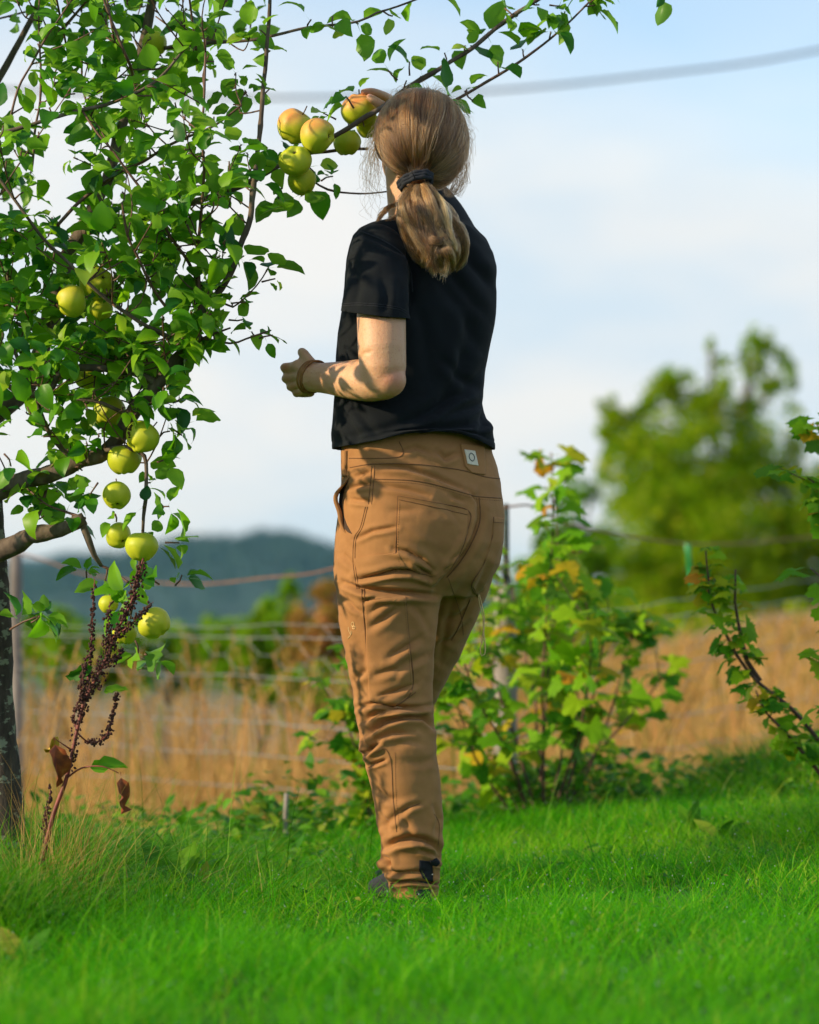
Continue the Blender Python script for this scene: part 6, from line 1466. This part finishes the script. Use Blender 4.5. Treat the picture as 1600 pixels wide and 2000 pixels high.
lock([(816, 362, y0 - .01), (815, 390, y0 - .035), (828, 425, y0 - .04), (838, 455, y0 - .03), (850, 470, y0 - .015)], 700, 12, .78, 2)
lock([(822, 362, y0 - .01), (838, 390, y0 - .04), (853, 420, y0 - .045), (850, 448, y0 - .04), (836, 464, y0 - .02)], 800, 14, .70, 0)
lock([(828, 362, y0), (856, 392, y0 - .02), (878, 425, y0 - .02), (897, 447, y0 - .015), (906, 475, y0 - .01), (902, 505, y0), (886, 528, y0 + .01)], 900, 14, .58, 1)
lock([(834, 366, y0 + .01), (866, 400, y0), (886, 432, y0), (880, 450, y0 - .02), (862, 460, y0 - .03)], 500, 12, .50, 2)
lock([(824, 364, y0), (848, 405, y0 - .01), (870, 440, y0), (884, 465, y0 - .02), (890, 495, y0 - .02), (876, 528, y0)], 800, 14, .66, 0)
lock([(838, 458, y0 - .02), (838, 480, y0 - .035), (845, 505, y0 - .03), (858, 530, y0)], 600, 13, .74, 0, (0.8, 1, .6)); lock([(852, 462, y0 - .02), (856, 488, y0 - .04), (862, 512, y0 - .03), (868, 533, y0)], 600, 13, .6, 1, (0.8, 1, .6))
lock([(868, 460, y0 - .02), (874, 488, y0 - .045), (880, 512, y0 - .03), (876, 532, y0)], 600, 12, .7, 2, (0.8, 1, .6)); lock([(832, 448, y0 - .03), (838, 464, y0 - .045), (856, 472, y0 - .05), (874, 466, y0 - .04), (890, 455, y0 - .02)], 500, 9, .45, 2)
lock([(815, 370, y0 + .01), (820, 410, y0 + .01), (835, 460, y0 + .01), (855, 500, y0 + .01), (864, 525, y0 + .01)], 900, 26, .30, 0, (0.5, 1, .7))
lock([(796, 390, y0 + .02), (765, 404, y0 + .04), (745, 418, y0 + .05), (735, 436, y0 + .05)], 160, 5, .5, 0, (1, .8, .2)); lock([(800, 405, y0 + .03), (775, 425, y0 + .04), (752, 430, y0 + .04)], 110, 6, .45, 0, (1, .8, .3))
for c in range(46):
    u_ = R.random(); sx_ = R.normal(0, 1); xs_l = 816 + sx_ * 12; e_x = 855 + sx_ * 17 + R.normal(0, 7); e_y = 532 - abs(e_x - 858) * 0.7 - R.normal(6, 13); bow = R.normal(0, 12); yo = y0 - R.uniform(0.0, 0.05)
    lock([(xs_l, 366, y0), (xs_l * 0.6 + e_x * 0.4 + bow - 6, 400, yo), (xs_l * 0.3 + e_x * 0.7 + bow, 445, yo), (e_x + bow * 0.5, 485, yo), (e_x + R.normal(0, 9), e_y, yo + 0.015)], int(R.uniform(25, 110)), R.uniform(2.5, 6), R.uniform(0.25, 0.95), R.uniform(0, 6), (0.6, 1, 0.3), 0.006)
make_hair('ponytail', PT, np.array(PTt), 0.00048, hair, 0.55)['label'] = 'wavy light brown ponytail'
# loose strands round the face, at the right of the nape and over the crown
PT = []; PTt = []
for c in range(130):
    a = R.normal(0, 1); b = R.normal(0, 1); x0_, y0_ = 748 + 6 * a, 235 + 28 * b
    e_x = R.uniform(706, 745); e_y = R.uniform(330, 425) if R.random() < 0.35 else R.uniform(300, 375); Yf = 5.98 + R.uniform(-0.02, 0.04)
    pts = [(x0_, y0_, Yf), ((x0_ + e_x) / 2 - R.uniform(2, 14), (y0_ + e_y) / 2 - 10, Yf), (e_x, e_y - 18, Yf), (e_x + R.normal(0, 7), e_y, Yf), (e_x + R.normal(8, 10), e_y + R.uniform(5, 25), Yf)]; wv_ = R.uniform(2, 7); wp_ = R.uniform(0, 6); pts = [(a_ + wv_ * math.sin(wp_ + b_ * 0.07), b_, c_) for a_, b_, c_ in pts]
    q = resample(np.array([tuple(P(*p)) for p in pts]), 0.01); idx = np.linspace(0, len(q) - 1, NS); PT.append(np.stack([np.interp(idx, np.arange(len(q)), q[:, k]) for k in range(3)], 1)); PTt.append(R.uniform(.35, .9))
for c in range(90):
    Yf = 5.97 + R.uniform(-.02, .03); x0_ = R.uniform(888, 912); y0_ = R.uniform(250, 330); k_ = R.random()
    pts = [(x0_, y0_, Yf), (x0_ + R.uniform(0, 9), y0_ + 35, Yf), (x0_ - R.uniform(0, 8), R.uniform(345, 372), Yf), (x0_ - R.uniform(10, 22), R.uniform(372, 388), Yf), (x0_ - R.uniform(22, 32), R.uniform(360, 384), Yf)]
    q = resample(np.array([tuple(P(*p)) for p in pts]), 0.01); idx = np.linspace(0, len(q) - 1, NS); PT.append(np.stack([np.interp(idx, np.arange(len(q)), q[:, k]) for k in range(3)], 1)); PTt.append(R.uniform(.1, .5))
for c in range(480):
    u = R.normal(0, 1, 3); u[2] = abs(u[2]) * 0.8 + u[2] * 0.2; u /= np.linalg.norm(u)
    if u @ face > 0.6: continue
    tt_ = np.cross(u, uT); tt_ = np.cross(tt_, u) * -1; tt_ = -tt_; tt_ /= np.linalg.norm(tt_) + 1e-6; w2 = R.normal(0, 1.4, 3); l = R.uniform(0.03, 0.10); lift = R.uniform(0.003, 0.018)
    PT.append(np.array([hc2 + u * HR * 1.0 + tt_ * l * t + u * (lift * math.sin(t * 2.2) - 0.02 * t * t * l / 0.09 * 1.5) + w2 * 0.003 * math.sin(t * 5) for t in ts])); PTt.append(R.uniform(.2, .7))
ok_ = []
for st in PT:
    ax_, ay_ = proj(st); ok_.append(not ((ax_ < 752) & (ay_ < 232)).any())
PT = [p for p, k in zip(PT, ok_) if k]; PTt = [p for p, k in zip(PTt, ok_) if k]
make_hair('loose_strands', PT, np.array(PTt), 0.00030, hair, 0.5)
# elastic
tc_ = np.array(P(812, 356, 5.885)); Bt = basis(np.array([0.25, -0.45, -0.86]), np.array([1., 0, 0.4]))
a_ = Acc()
for k, (o_, rr_) in enumerate([(-0.006, 0.034), (0.0, 0.033), (0.006, 0.031)]):
    pts = []
    for an in np.linspace(0, 2 * math.pi, 49):
        r2 = rr_ * (1 + 0.04 * math.sin(9 * an + k)); pts.append(tc_ + Bt[:, 1] * o_ + Bt[:, 0] * 0.72 * r2 * math.cos(an) + Bt[:, 2] * r2 * math.sin(an))
    v, f = tube(np.array(pts) - fb, 0.0050, 8, 0.16, cap=False, seed=k); a_.add(v, f)
link('hair_tie', a_.mesh('hair_tie', M['tie']), hair)['label'] = 'dark hair elastic'
